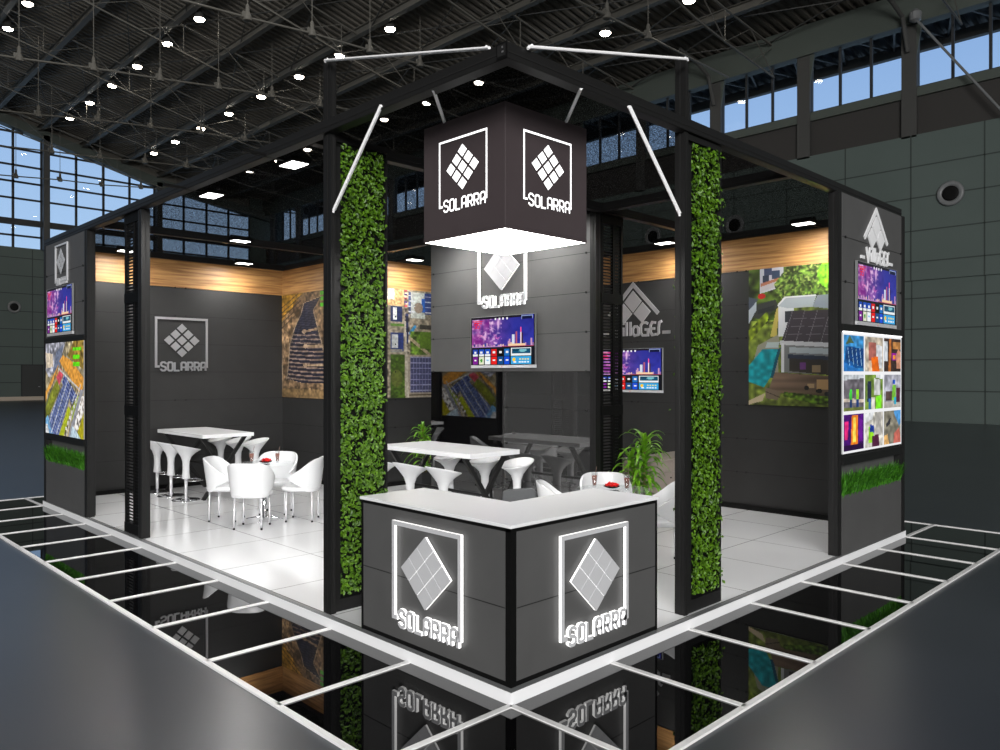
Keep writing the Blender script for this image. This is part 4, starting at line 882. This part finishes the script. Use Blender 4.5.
# ------------------------------------------------------------------ display walls with planters
def grass_mesh(L, dep, h, n, seed):
    r = random.Random(seed); b = MB()
    for i in range(n):
        x = r.uniform(0.0, L); y = r.uniform(-dep, dep*0.4); hh = h*r.uniform(0.5, 1.15); a = r.uniform(0, 2*PI); l = r.uniform(0.02, 0.11)
        dx, dy = math.cos(a)*l, math.sin(a)*l*1.1-0.03; w = 0.006
        px, py = -math.sin(a)*w, math.cos(a)*w
        p0 = Vector((x, y, 0)); p1 = Vector((x+dx*.4, y+dy*.4, hh*.65)); p2 = Vector((x+dx, y+dy, hh*r.uniform(.7, 1)))
        q = Vector((px, py, 0)); b.add([p0-q, p0+q, p1+q*.8, p1-q*.8, p2], [(0, 1, 2, 3), (3, 2, 4)])
    return b
def display_wall(loc, rz, L, label, seed):
    """local x along the wall 0..L, front at y=0"""
    t = thing('display_wall', label, 'display wall', loc, rz)
    MB().box(0.0, 0.0, 2.55, L, 0.09, 3.944).build('upper_boards', M['board'], t)
    b = MB(); joints(b, 0, L, 0, [3.48, 3.002], (), HP, 3.9, (0.07, L-0.04)); b.build('panel_joints', M['joint'], t)
    b = MB(); b.box(0, -0.01, 2.47, L, 0.10, 2.55); b.box(0, -0.01, 1.04, L, 0.10, 1.13); b.box(0, 0.02, 1.13, L, 0.10, 2.47); b.build('frame_rails', M['black'], t)
    MB().box(0, 0.10, HP, L, 0.14, 3.944).build('rear_panel', M['board_in'], t)
    MB().box(0, 0.085, 0.72, L, 0.10, 1.04).build('recess_panel', M['board'], t)
    MB().box(0, 0.0, HP, L, 0.012, 0.72).build('planter_front', M['board'], t)
    MB().box(0, 0.012, 0.62, L, 0.084, 0.68).build('soil', M['deepblack'], t)
    g = grass_mesh(L-0.02, 0.03, 0.29, 2800, seed).build('grass', M['grass'], t); g.location = (0.01, 0.04, 0.67); g['kind'] = 'stuff'
    return t
display_wall((0.02, 9.90, 0), FX, 1.81, 'far left display wall with grey boards, an aerial picture and a grass planter', 1)
display_wall((5.04, 0.025, 0), FY, 1.80, 'right display wall with grey boards, nine photographs and a grass planter', 2)
t = thing('lightbox_picture', 'bright backlit aerial picture of an industrial estate on the far left display wall', 'picture', (0.02, 9.905, 1.13), FX)
paint('graphic', IND, 0.005, 1.80, 0.0, 1.34, -0.004, M['backlit'], t, 0.02)
t = thing('lightbox_picture', 'backlit panel of nine installer photographs on the right display wall', 'picture', (5.04, 0.025, 1.13), FY)
paint('graphic', photos_art(), 0.005, 1.79, 0.03, 1.33, -0.004, M['backlit'], t, 0.02)
MB().box(0.0, -0.012, 1.33, 1.79, -0.002, 1.345).build('lit_edge', M['ledface'], t)
# reverse of the left display wall carries a print and a trough, seen only as a reflection; the print's glow is added to brighten it
t = thing('mural_print', 'printed picture on the inner side of the far left display wall', 'mural', (0.165, 8.15, 1.10), PI/2)
paint('graphic', IND, 0, 1.7, 0, 1.37, -0.004, M['backlit'], t, 0.004)

# ------------------------------------------------------------------ ivy towers
def leaf_cloud(w, z0, z1, n, seed, sgn=-1, base=0.0):
    r = random.Random(seed); b = MB()
    for i in range(n):
        x = r.uniform(0.0, w); z = r.uniform(z0, z1)
        y = base+sgn*abs(r.gauss(0.02, 0.025)); s = r.uniform(0.010, 0.021)
        nrm = Vector((r.gauss(0, .45), sgn*1.0, r.gauss(0.1, .45))).normalized()
        a = r.uniform(0, 2*PI); u = nrm.orthogonal().normalized(); v = nrm.cross(u); u, v = u*math.cos(a)+v*math.sin(a), v*math.cos(a)-u*math.sin(a)
        c = Vector((x, y, z)); f = nrm*s*0.35
        b.add([c-v*s*1.1, c+u*s*.75+f, c+v*s*1.25, c-u*s*.75+f], [(0, 1, 2), (0, 2, 3)])
    return b
def ivy(loc, seed, label):
    t = thing('ivy_tower', label, 'green wall', loc, 0, 'ivy covered panels'); w = 0.52
    b = MB(); b.box(0, 0, 0, w, 0.02, 3.84); b.build('backing_panel', M['deepblack'], t)
    b = MB(); b.box(0, -0.025, 0, w, 0.05, 0.10); b.box(0, -0.025, 3.80, w, 0.05, 3.85); b.box(w-0.02, -0.025, 0.1, w, 0.05, 3.76); b.box(0, -0.025, 0.1, 0.05, 0.05, 3.76)
    b.build('frame', M['black'], t)
    o = leaf_cloud(w-0.10, 0.14, 3.78, 4700, seed).build('ivy_front', M['leaf'], t); o.location = (0.05, -0.005, 0); o['kind'] = 'stuff'
    o = leaf_cloud(w+0.02, 0.14, 3.70, 2600, seed+5, 1, 0.03).build('ivy_rear', M['leaf'], t); o['kind'] = 'stuff'; o.location = (-0.02, 0, 0)
    return t
ivy((0.107, 2.12, HP+0.002), 1, 'tall ivy covered panel left of the reception counter')
ivy((2.095, 0.10, HP+0.002), 2, 'tall ivy covered panel right of the reception counter')

# ------------------------------------------------------------------ slatted screens
def screen(loc, rz, L, label):
    t = thing('slatted_screen', label, 'screen', loc, rz, 'black slatted screens'); H = 3.84
    b = MB(); m = L*0.58
    for x0, x1 in ((0, 0.045), (m-0.016, m+0.016), (L-0.04, L)): b.box(x0, 0, 0, x1, 0.04, H)
    for z in (0, 1.42, 2.78, H-0.10): b.box(0, -0.006, z, L, 0.046, z+0.12)
    b.build('frame', M['deepblack'], t)
    b = MB(); z = 0.14
    while z < H-0.12: b.box(0.02, 0.012, z, m, 0.020, z+0.016); z += 0.038
    b.build('slats', M['deepblack'], t)
    b = MB(); z = 0.14
    while z < H-0.12: b.box(m, 0.012, z, L-0.02, 0.022, z+0.032); z += 0.040
    for k in range(1, 6): x = m+(L-m)*k/6; b.box(x-0.006, 0.022, 0.1, x+0.006, 0.028, H-0.1)
    b.build('perforated_grille', M['deepblack'], t)
    return t
screen((0.06, 6.69, HP+0.002), FX, 0.50, 'black slatted screen standing on the left edge of the stand')
screen((4.07, 2.49, HP+0.002), FY, 0.43, 'black slatted screen at the end of the central television wall')

# ------------------------------------------------------------------ floodlights
def flood(x, y, z, rz, label, power=13, spot=True, first=[None]):
    if first[0] is None:
        t = thing('flood_light', label, 'spotlight', (x, y, z), rz, 'flat floodlights under the canopy'); first[0] = t
        b = MB(); b.box(-0.14, -0.10, 0.0, 0.14, 0.10, 0.05); bevel(b.build('housing', M['deepblack'], t), 0.006)
        MB().box(-0.12, -0.08, -0.004, 0.12, 0.08, 0.001).build('diffuser', M['flood'], t)
        b = MB(); b.box(-0.02, 0.08, 0.02, 0.02, 0.5, 0.045); b.box(-0.15, -0.02, 0.045, -0.13, 0.02, 0.07); b.box(0.13, -0.02, 0.045, 0.15, 0.02, 0.07); b.box(-0.15, -0.02, 0.065, 0.15, 0.02, 0.075); b.build('arm', M['deepblack'], t)
    else: t = dup(first[0], (x, y, z), rz, label)
    l = bpy.data.lights.new('flood_lamp', 'SPOT'); l.energy = power*1.5; l.spot_size = R(86); l.spot_blend = 0.5; l.shadow_soft_size = 0.05; l.color = (1, 0.97, 0.92)
    lo = bpy.data.objects.new('flood_lamp', l); COL.objects.link(lo); lo.location = (x, y, z-0.03); lo.rotation_euler = (Matrix.Rotation(rz, 3, 'Z') @ Matrix.Rotation(R(36), 3, 'X')).to_euler()
    l = bpy.data.lights.new('flood_wash', 'AREA'); l.shape = 'RECTANGLE'; l.size = 0.24; l.size_y = 0.16; l.energy = power*(2.0 if y > 6.9 or x > 6 or x > 3.4 and x < 3.5 else 3.8); l.color = (1, 0.98, 0.95)
    lo = bpy.data.objects.new('flood_wash', l); COL.objects.link(lo); lo.location = (x, y, z-0.01)
    return t
FL = [(2.95, 9.40, FY, 'floodlight over the timber band right of the rear left logo'),
      (1.02, 9.40, FY, 'floodlight over the timber band beside the far left display wall'),
      (4.80, 7.0, FY, 'floodlight over the aerial mural beside the left ivy panel'),
      (6.35, 3.1, FX, 'floodlight over the silver VillaGES logo'),
      (6.35, 1.03, FX, 'floodlight over the house and pool mural'),
      (3.45, 4.85, FX, 'floodlight over the left half of the central television wall'),
      (3.45, 3.28, FX, 'floodlight over the right half of the central television wall'),
      (0.30, 4.80, FX+PI, 'floodlight fixed inside the left front beam near the slatted screen'),
      (0.30, 3.08, FX+PI, 'floodlight fixed inside the left front beam near the left ivy panel'),
      (1.85, 7.29, FY, 'floodlight hung in the middle of the left seating area')]
for x, y, rz, lab in FL: flood(x, y, 3.925, rz, lab)

# ------------------------------------------------------------------ chairs, stools, tables
def tub_shell(flare=0.13):
    b = MB(); n = 34; tm = R(126); vs = []; rows = 7
    for i in range(n+1):
        th = -tm+2*tm*i/n; c = math.cos(th); q = (c-math.cos(tm))/(1-math.cos(tm)); q = q*q*(3-2*q)
        top = 0.60+0.23*q; e = max(0, (abs(th)-R(66))/(tm-R(66))); bot = 0.40+0.175*e**0.7
        top -= 0.03*max(0, e-0.8)/0.2
        for j in range(rows):
            v = j/(rows-1); z = bot+(top-bot)*v; k = 0.80+0.20*((z-0.40)/0.43)
            sx = math.copysign(abs(math.sin(th))**0.75, math.sin(th)); cy = math.copysign(abs(c)**0.85, c)
            vs.append((0.29*sx*k, -(0.27 if c > 0 else 0.24)*cy*k-0.02*(1-c)*0, z))
    fs = [(i*rows+j, (i+1)*rows+j, (i+1)*rows+j+1, i*rows+j+1) for i in range(n) for j in range(rows-1)]
    b.add(vs, fs); return b
def make_tub(name, label, m, group):
    t = thing(name, label, 'chair', (0, 0, HP), 0, group)
    o = tub_shell().build('backrest', m, t, True); sd = o.modifiers.new('s', 'SOLIDIFY'); sd.thickness = 0.024; sd.offset = 0; bv = o.modifiers.new('v', 'BEVEL'); bv.width = 0.008; bv.segments = 2
    b = MB(); n = 30; vs = []
    prof = [(0.0, 0.392), (0.75, 0.394), (0.93, 0.408), (1.0, 0.432), (0.97, 0.452), (0.8, 0.458), (0.0, 0.450)]
    for s, z in prof:
        for k in range(n):
            a = 2*PI*k/n; vs.append((0.245*s*math.copysign(abs(math.cos(a))**.75, math.cos(a)), 0.01+0.25*s*math.copysign(abs(math.sin(a))**.75, math.sin(a)), z))
    b.add(vs, [(i*n+k, i*n+(k+1) % n, (i+1)*n+(k+1) % n, (i+1)*n+k) for i in range(len(prof)-1) for k in range(n)])
    b.build('seat', m, t, True)
    for sx in (-1, 1):
        for sy in (-1, 1):
            b = MB(); b.tube([(sx*0.165, sy*0.165, 0.395), (sx*0.17, sy*0.17, 0.02)], 0.0115, 10); lg = b.build('leg', M['leg'], t, True)
            MB().lathe([(0.013, 0), (0.014, 0.012), (0.012, 0.025)], 10, (sx*0.17, sy*0.17, 0)).build('foot_cap', M['deepblack'], lg)
    return t
def make_stool(label, group):
    t = thing('bar_stool', label, 'bar stool', (0, 0, HP), 0, group)
    def fn(v, r):
        k = (r/0.21)**2 if v.z > 0.6 else 0
        v.z += 0.05*k*(-math.sin(math.atan2(v.y, v.x))) if r > 0.05 else 0
        return v
    prof = [(0.058, 0.33), (0.060, 0.34), (0.052, 0.42), (0.049, 0.52), (0.055, 0.60), (0.080, 0.67), (0.135, 0.735), (0.195, 0.79), (0.213, 0.808), (0.215, 0.816), (0.205, 0.815), (0.16, 0.79), (0.10, 0.765), (0.03, 0.755), (0.0, 0.754)]
    MB().lathe(prof, 32, (0, 0, 0), fn).build('seat', M['plastic'], t, True)
    MB().lathe([(0.024, 0.025), (0.024, 0.34)], 16).build('column', M['leg'], t, True)
    MB().lathe([(0.205, 0.0), (0.208, 0.008), (0.195, 0.016), (0.10, 0.028), (0.04, 0.040), (0.026, 0.06)], 32).build('base', M['chrome'], t, True)
    b = MB(); pts = [(-0.02, 0.0, 0.30), (-0.13, 0.02, 0.30), (-0.155, 0.10, 0.30), (-0.13, 0.20, 0.30), (0, 0.225, 0.30), (0.13, 0.20, 0.30), (0.155, 0.10, 0.30), (0.13, 0.02, 0.30), (0.02, 0, 0.30)]
    b.tube(pts, 0.009, 8); b.build('footrest', M['chrome'], t, True); return t
def make_bartable(loc, label):
    t = thing('bar_table', label, 'bar table', loc, 0, 'white high tables with crossed legs')
    bevel(MB().box(-0.41, -0.87, 0.955, 0.41, 0.87, 1.01).build('tabletop', M['white'], t), 0.003)
    for sy in (-1, 1):
        for sx in (-1, 1):
            b = MB(); off = 0.024*sx
            b.bar((sx*0.36, sy*0.70+off, 0.955), (-sx*0.32, sy*0.70+off, 0.0), 0.05, 0.045, 0, (0, 1, 0)); b.build('leg', M['black'], t)
    b = MB(); b.bar((0, -0.70, 0.48), (0, 0.70, 0.48), 0.03); b.build('stretcher', M['black'], t); return t
def make_round(loc, label):
    t = thing('round_table', label, 'table', loc, 0, 'round glass topped tables')
    MB().lathe([(0.01, 0.735), (0.375, 0.735), (0.38, 0.741), (0.375, 0.748), (0.01, 0.748)], 48).build('tabletop', M['clearglass'], t)
    MB().lathe([(0.07, 0.727), (0.07, 0.734), (0.028, 0.72), (0.026, 0.06), (0.06, 0.03)], 24).build('column', M['chrome'], t, True)
    for k in range(4):
        a = k*PI/2+PI/4; b = MB(); b.tube([(0, 0, 0.045), (0.12*math.cos(a), 0.12*math.sin(a), 0.035), (0.24*math.cos(a), 0.24*math.sin(a), 0.012)], [0.018, 0.014, 0.010], 8); b.build('foot', M['chrome'], t, True)
    return t
bar1 = make_bartable((2.05, 8.95, HP), 'white high table with crossed black legs by the rear left wall')
bar2 = dup(bar1, (3.02, 4.10, HP), 0, 'white high table with crossed black legs before the central television wall')
s0 = make_stool('white bar stool nearest the viewer on the front side of the rear left high table', 'white bar stools')
s0.location = (1.56, 8.49, HP); s0.rotation_euler = (0, 0, -PI/2)
for (x, y, rz, lab) in ((1.56, 9.06, -PI/2, 'middle white bar stool on the front side of the rear left high table'),
                        (1.56, 9.62, -PI/2, 'white bar stool nearest the rear wall, front side of the rear left high table'),
                        (2.75, 8.60, PI/2, 'white bar stool nearest the round table, behind the rear left high table'),
                        (2.72, 9.15, PI/2, 'middle white bar stool behind the rear left high table'),
                        (2.68, 9.72, PI/2, 'white bar stool nearest the rear wall, behind the rear left high table'),
                        (2.50, 3.56, -PI/2, 'white bar stool right of two showing above the counter at the central table'),
                        (2.50, 4.18, -PI/2, 'white bar stool left of two showing above the counter at the central table'),
                        (2.50, 4.80, -PI/2, 'white bar stool mostly hidden by the left ivy panel at the central table'),
                        (3.60, 4.72, PI/2, 'white bar stool nearest the potted plant, against the central television wall'),
                        (3.60, 4.02, PI/2, 'white bar stool in the middle against the central television wall'),
                        (3.62, 3.46, PI/2, 'white bar stool at the right end of the central table under the television')):
    dup(s0, (x, y, HP), rz, lab)
T1 = (1.64, 6.18); T2 = (3.03, 1.53)
rt1 = make_round((*T1, HP), 'round glass table between four white tub chairs in the left seating area')
rt2 = dup(rt1, (*T2, HP), 0, 'round glass table between white tub chairs behind the reception counter')
c0 = make_tub('tub_chair', 'white tub chair with its back to the viewer at the left round table', M['plastic'], 'white tub chairs at round tables')
def seat_at(T, dx, dy, d=0.50): 
    l = math.hypot(dx, dy); x, y = T[0]+dx/l*d, T[1]+dy/l*d; return (x, y, HP), math.atan2(-dy, -dx)-PI/2
l, r_ = seat_at(T1, -1, -1); c0.location = l; c0.rotation_euler = (0, 0, r_)
for T, dx, dy, lab in ((T1, -1, 1, 'white tub chair on the left side of the left round table'), (T1, 1, -1, 'white tub chair on the right side of the left round table, beside the ivy post'), (T1, 1, 1, 'white tub chair facing the viewer behind the left round table'),
                       (T2, -1, 1, 'white tub chair whose left arm tip shows above the reception counter'), (T2, 1, 1, 'white tub chair facing the viewer behind the reception counter'), (T2, 1, -1, 'white tub chair partly hidden behind the right ivy post')):
    l, r_ = seat_at(T, dx, dy); dup(c0, l, r_, lab)

# drinks and flowers
def make_glass(loc, label):
    t = thing('drink_glass', label, 'glass', loc, 0, 'tall glasses of brown drink')
    MB().lathe([(0.018, 0.0), (0.022, 0.008), (0.021, 0.02), (0.034, 0.155), (0.032, 0.155), (0.019, 0.022)], 16).build('glass_body', M['clearglass'], t, True)
    MB().lathe([(0.018, 0.022), (0.0295, 0.125)], 16).build('drink', M['drink'], t, True)
    MB().tube([(0.0, 0, 0.03), (0.022, 0.0, 0.16), (0.038, 0, 0.215)], 0.003, 6).build('straw', M['straw'], t); return t
gz_ = HP+0.75
g0 = make_glass((T1[0]-0.12, T1[1]+0.12, gz_), 'tall glass of brown drink on the left side of the left round table')
dup(g0, (T1[0]+0.13, T1[1]-0.10, gz_), 0, 'tall glass of brown drink on the right side of the left round table')
dup(g0, (T2[0]-0.02, T2[1]+0.22, gz_), 0, 'tall glass of brown drink left of the red flowers behind the counter')
dup(g0, (T2[0]+0.05, T2[1]-0.14, gz_), 0, 'tall glass of brown drink right of the red flowers behind the counter')
def make_flowers(loc, label):
    t = thing('flower_bowl', label, 'flowers', loc, 0, 'red flower bowls'); r = random.Random(5)
    MB().lathe([(0.03, 0), (0.06, 0.008), (0.085, 0.02), (0.083, 0.024), (0.03, 0.008)], 20).build('dish', M['deepblack'], t, True)
    b = MB()
    for i in range(60):
        a = r.uniform(0, 6.28); d = r.uniform(0, 0.065); c = Vector((d*math.cos(a), d*math.sin(a), 0.02+r.uniform(0, 0.03))); n = Vector((r.gauss(0, .5), r.gauss(0, .5), 1)).normalized(); u = n.orthogonal().normalized()*0.018; v = n.cross(u)
        b.add([c-v, c+u+n*0.006, c+v, c-u+n*0.006], [(0, 1, 2), (0, 2, 3)])
    b.build('petals', M['red'], t); return t
f0 = make_flowers((T1[0]+0.03, T1[1]+0.02, gz_), 'red petals in a dark dish on the left round table')
dup(f0, (T2[0]+0.06, T2[1]+0.06, gz_), 0, 'red petals in a dark dish behind the reception counter')

# desk chair behind counter
t = thing('desk_chair', 'dark grey desk chair whose rounded back shows behind the counter', 'chair', (1.78, 1.62, HP), R(135+0))
b = MB(); P = [(-0.20, 0.48), (-0.13, 0.86), (-0.09, 0.885), (0.12, 0.87), (0.17, 0.85), (0.19, 0.48)]; b.prism(P, -0.03, 0.02); bevel(b.build('backrest', M['greychair'], t), 0.015, 3)
MB().lathe([(0.0, 0.43), (0.20, 0.43), (0.22, 0.45), (0.21, 0.48), (0.0, 0.49)], 24, (0, -0.2, 0)).build('seat', M['greychair'], t, True)
MB().tube([(0, -0.2, 0.06), (0, -0.2, 0.43)], 0.025, 12).build('column', M['chrome'], t, True)
MB().bar((0, -0.02, 0.42), (0, 0.0, 0.55), 0.05, 0.02).build('back_support', M['deepblack'], t)
for k in range(5):
    a = k*2*PI/5; b = MB(); b.tube([(0, -0.2, 0.08), (0.25*math.cos(a), -0.2+0.25*math.sin(a), 0.05)], [0.02, 0.012], 8); b.lathe([(0.005, 0), (0.022, 0.01), (0.022, 0.04), (0.005, 0.05)], 10, (0.25*math.cos(a), -0.2+0.25*math.sin(a), 0)); b.build('base_arm', M['deepblack'], t)

# storage cabinet behind the right seating group
t = thing('storage_cabinet', 'low beige storage cabinet behind the right plant', 'cabinet', (5.30, 2.62, HP))
MB().box(0, 0.02, 0, 1.56, 0.55, 0.73).build('body', M['beige'], t)
for k in range(3):
    d = MB().box(0.005+0.52*k, 0.0, 0.05, 0.52*(k+1)-0.003, 0.018, 0.585).build('door', M['beige'], t); MB().box(0.46+0.52*k, -0.014, 0.50, 0.475+0.52*k, 0.0, 0.515).build('knob', M['deepblack'], d)
    MB().box(0.005+0.52*k, 0.0, 0.593, 0.52*(k+1)-0.003, 0.018, 0.725).build('drawer', M['beige'], t)
MB().box(-0.01, -0.01, 0.732, 1.57, 0.56, 0.76).build('cabinet_top', M['beige'], t)

# plants
def make_plant(loc, label, stems, seed):
    t = thing('potted_plant', label, 'plant', loc, 0, 'potted strap leaf plants'); r = random.Random(seed)
    b = MB(); b.lathe([(0.13, 0), (0.14, 0.01), (0.17, 0.30), (0.165, 0.31), (0.15, 0.28), (0.0, 0.28)], 4); o = b.build('pot', M['pot'], t); o.rotation_euler = (0, 0, PI/4)
    st = MB(); lf = MB()
    for (sx, sy, h, n) in stems:
        st.tube([(sx*.3, sy*.3, 0.28), (sx*.7, sy*.7, h*.6), (sx, sy, h)], 0.015, 8)
        for i in range(n):
            z = 0.36+(h-0.36)*(i/n)**0.8; a = i*2.4+r.uniform(-.3, .3); L = r.uniform(0.30, 0.48)*(1.0 if z < h*.85 else .9); up = 0.5+0.9*(i/n); w = 0.028
            f = (z-.28)/(h-.28); bx, by = sx*(.3+.7*f), sy*(.3+.7*f); prev = None
            pts = []
            for k in range(7):
                s = k/6; rad = L*s*(1-0.15*s)*math.cos(0.35*up); zz = z+L*(up*s*0.9-1.05*s*s); pts.append(Vector((bx+math.cos(a)*rad, by+math.sin(a)*rad, zz)))
            side = Vector((-math.sin(a), math.cos(a), 0)); vs = []
            for k, p in enumerate(pts):
                ww = w*(math.sin(PI*min(1, 0.25+k/6*0.75))**0.7)*(1-0.1*k/6)+0.001; vs += [p-side*ww, p+Vector((0, 0, -ww*.4)), p+side*ww]
            fs = []
            for k in range(6): fs += [(3*k, 3*k+1, 3*k+4, 3*k+3), (3*k+1, 3*k+2, 3*k+5, 3*k+4)]
            lf.add(vs, fs)
    st.build('stem', M['cane'], t, True); o = lf.build('foliage', M['plantleaf'], t, True); return t
make_plant((4.75, 6.72, HP), 'bushy strap leaf plant in a dark pot beneath the aerial mural', [(0, 0, 1.02, 34), (0.10, -0.1, 0.8, 20)], 3)
make_plant((4.50, 2.18, HP), 'tall strap leaf plant beside the slatted screen and beige cabinet', [(0, -0.02, 1.14, 62), (-0.06, 0.14, 0.92, 34)], 4)
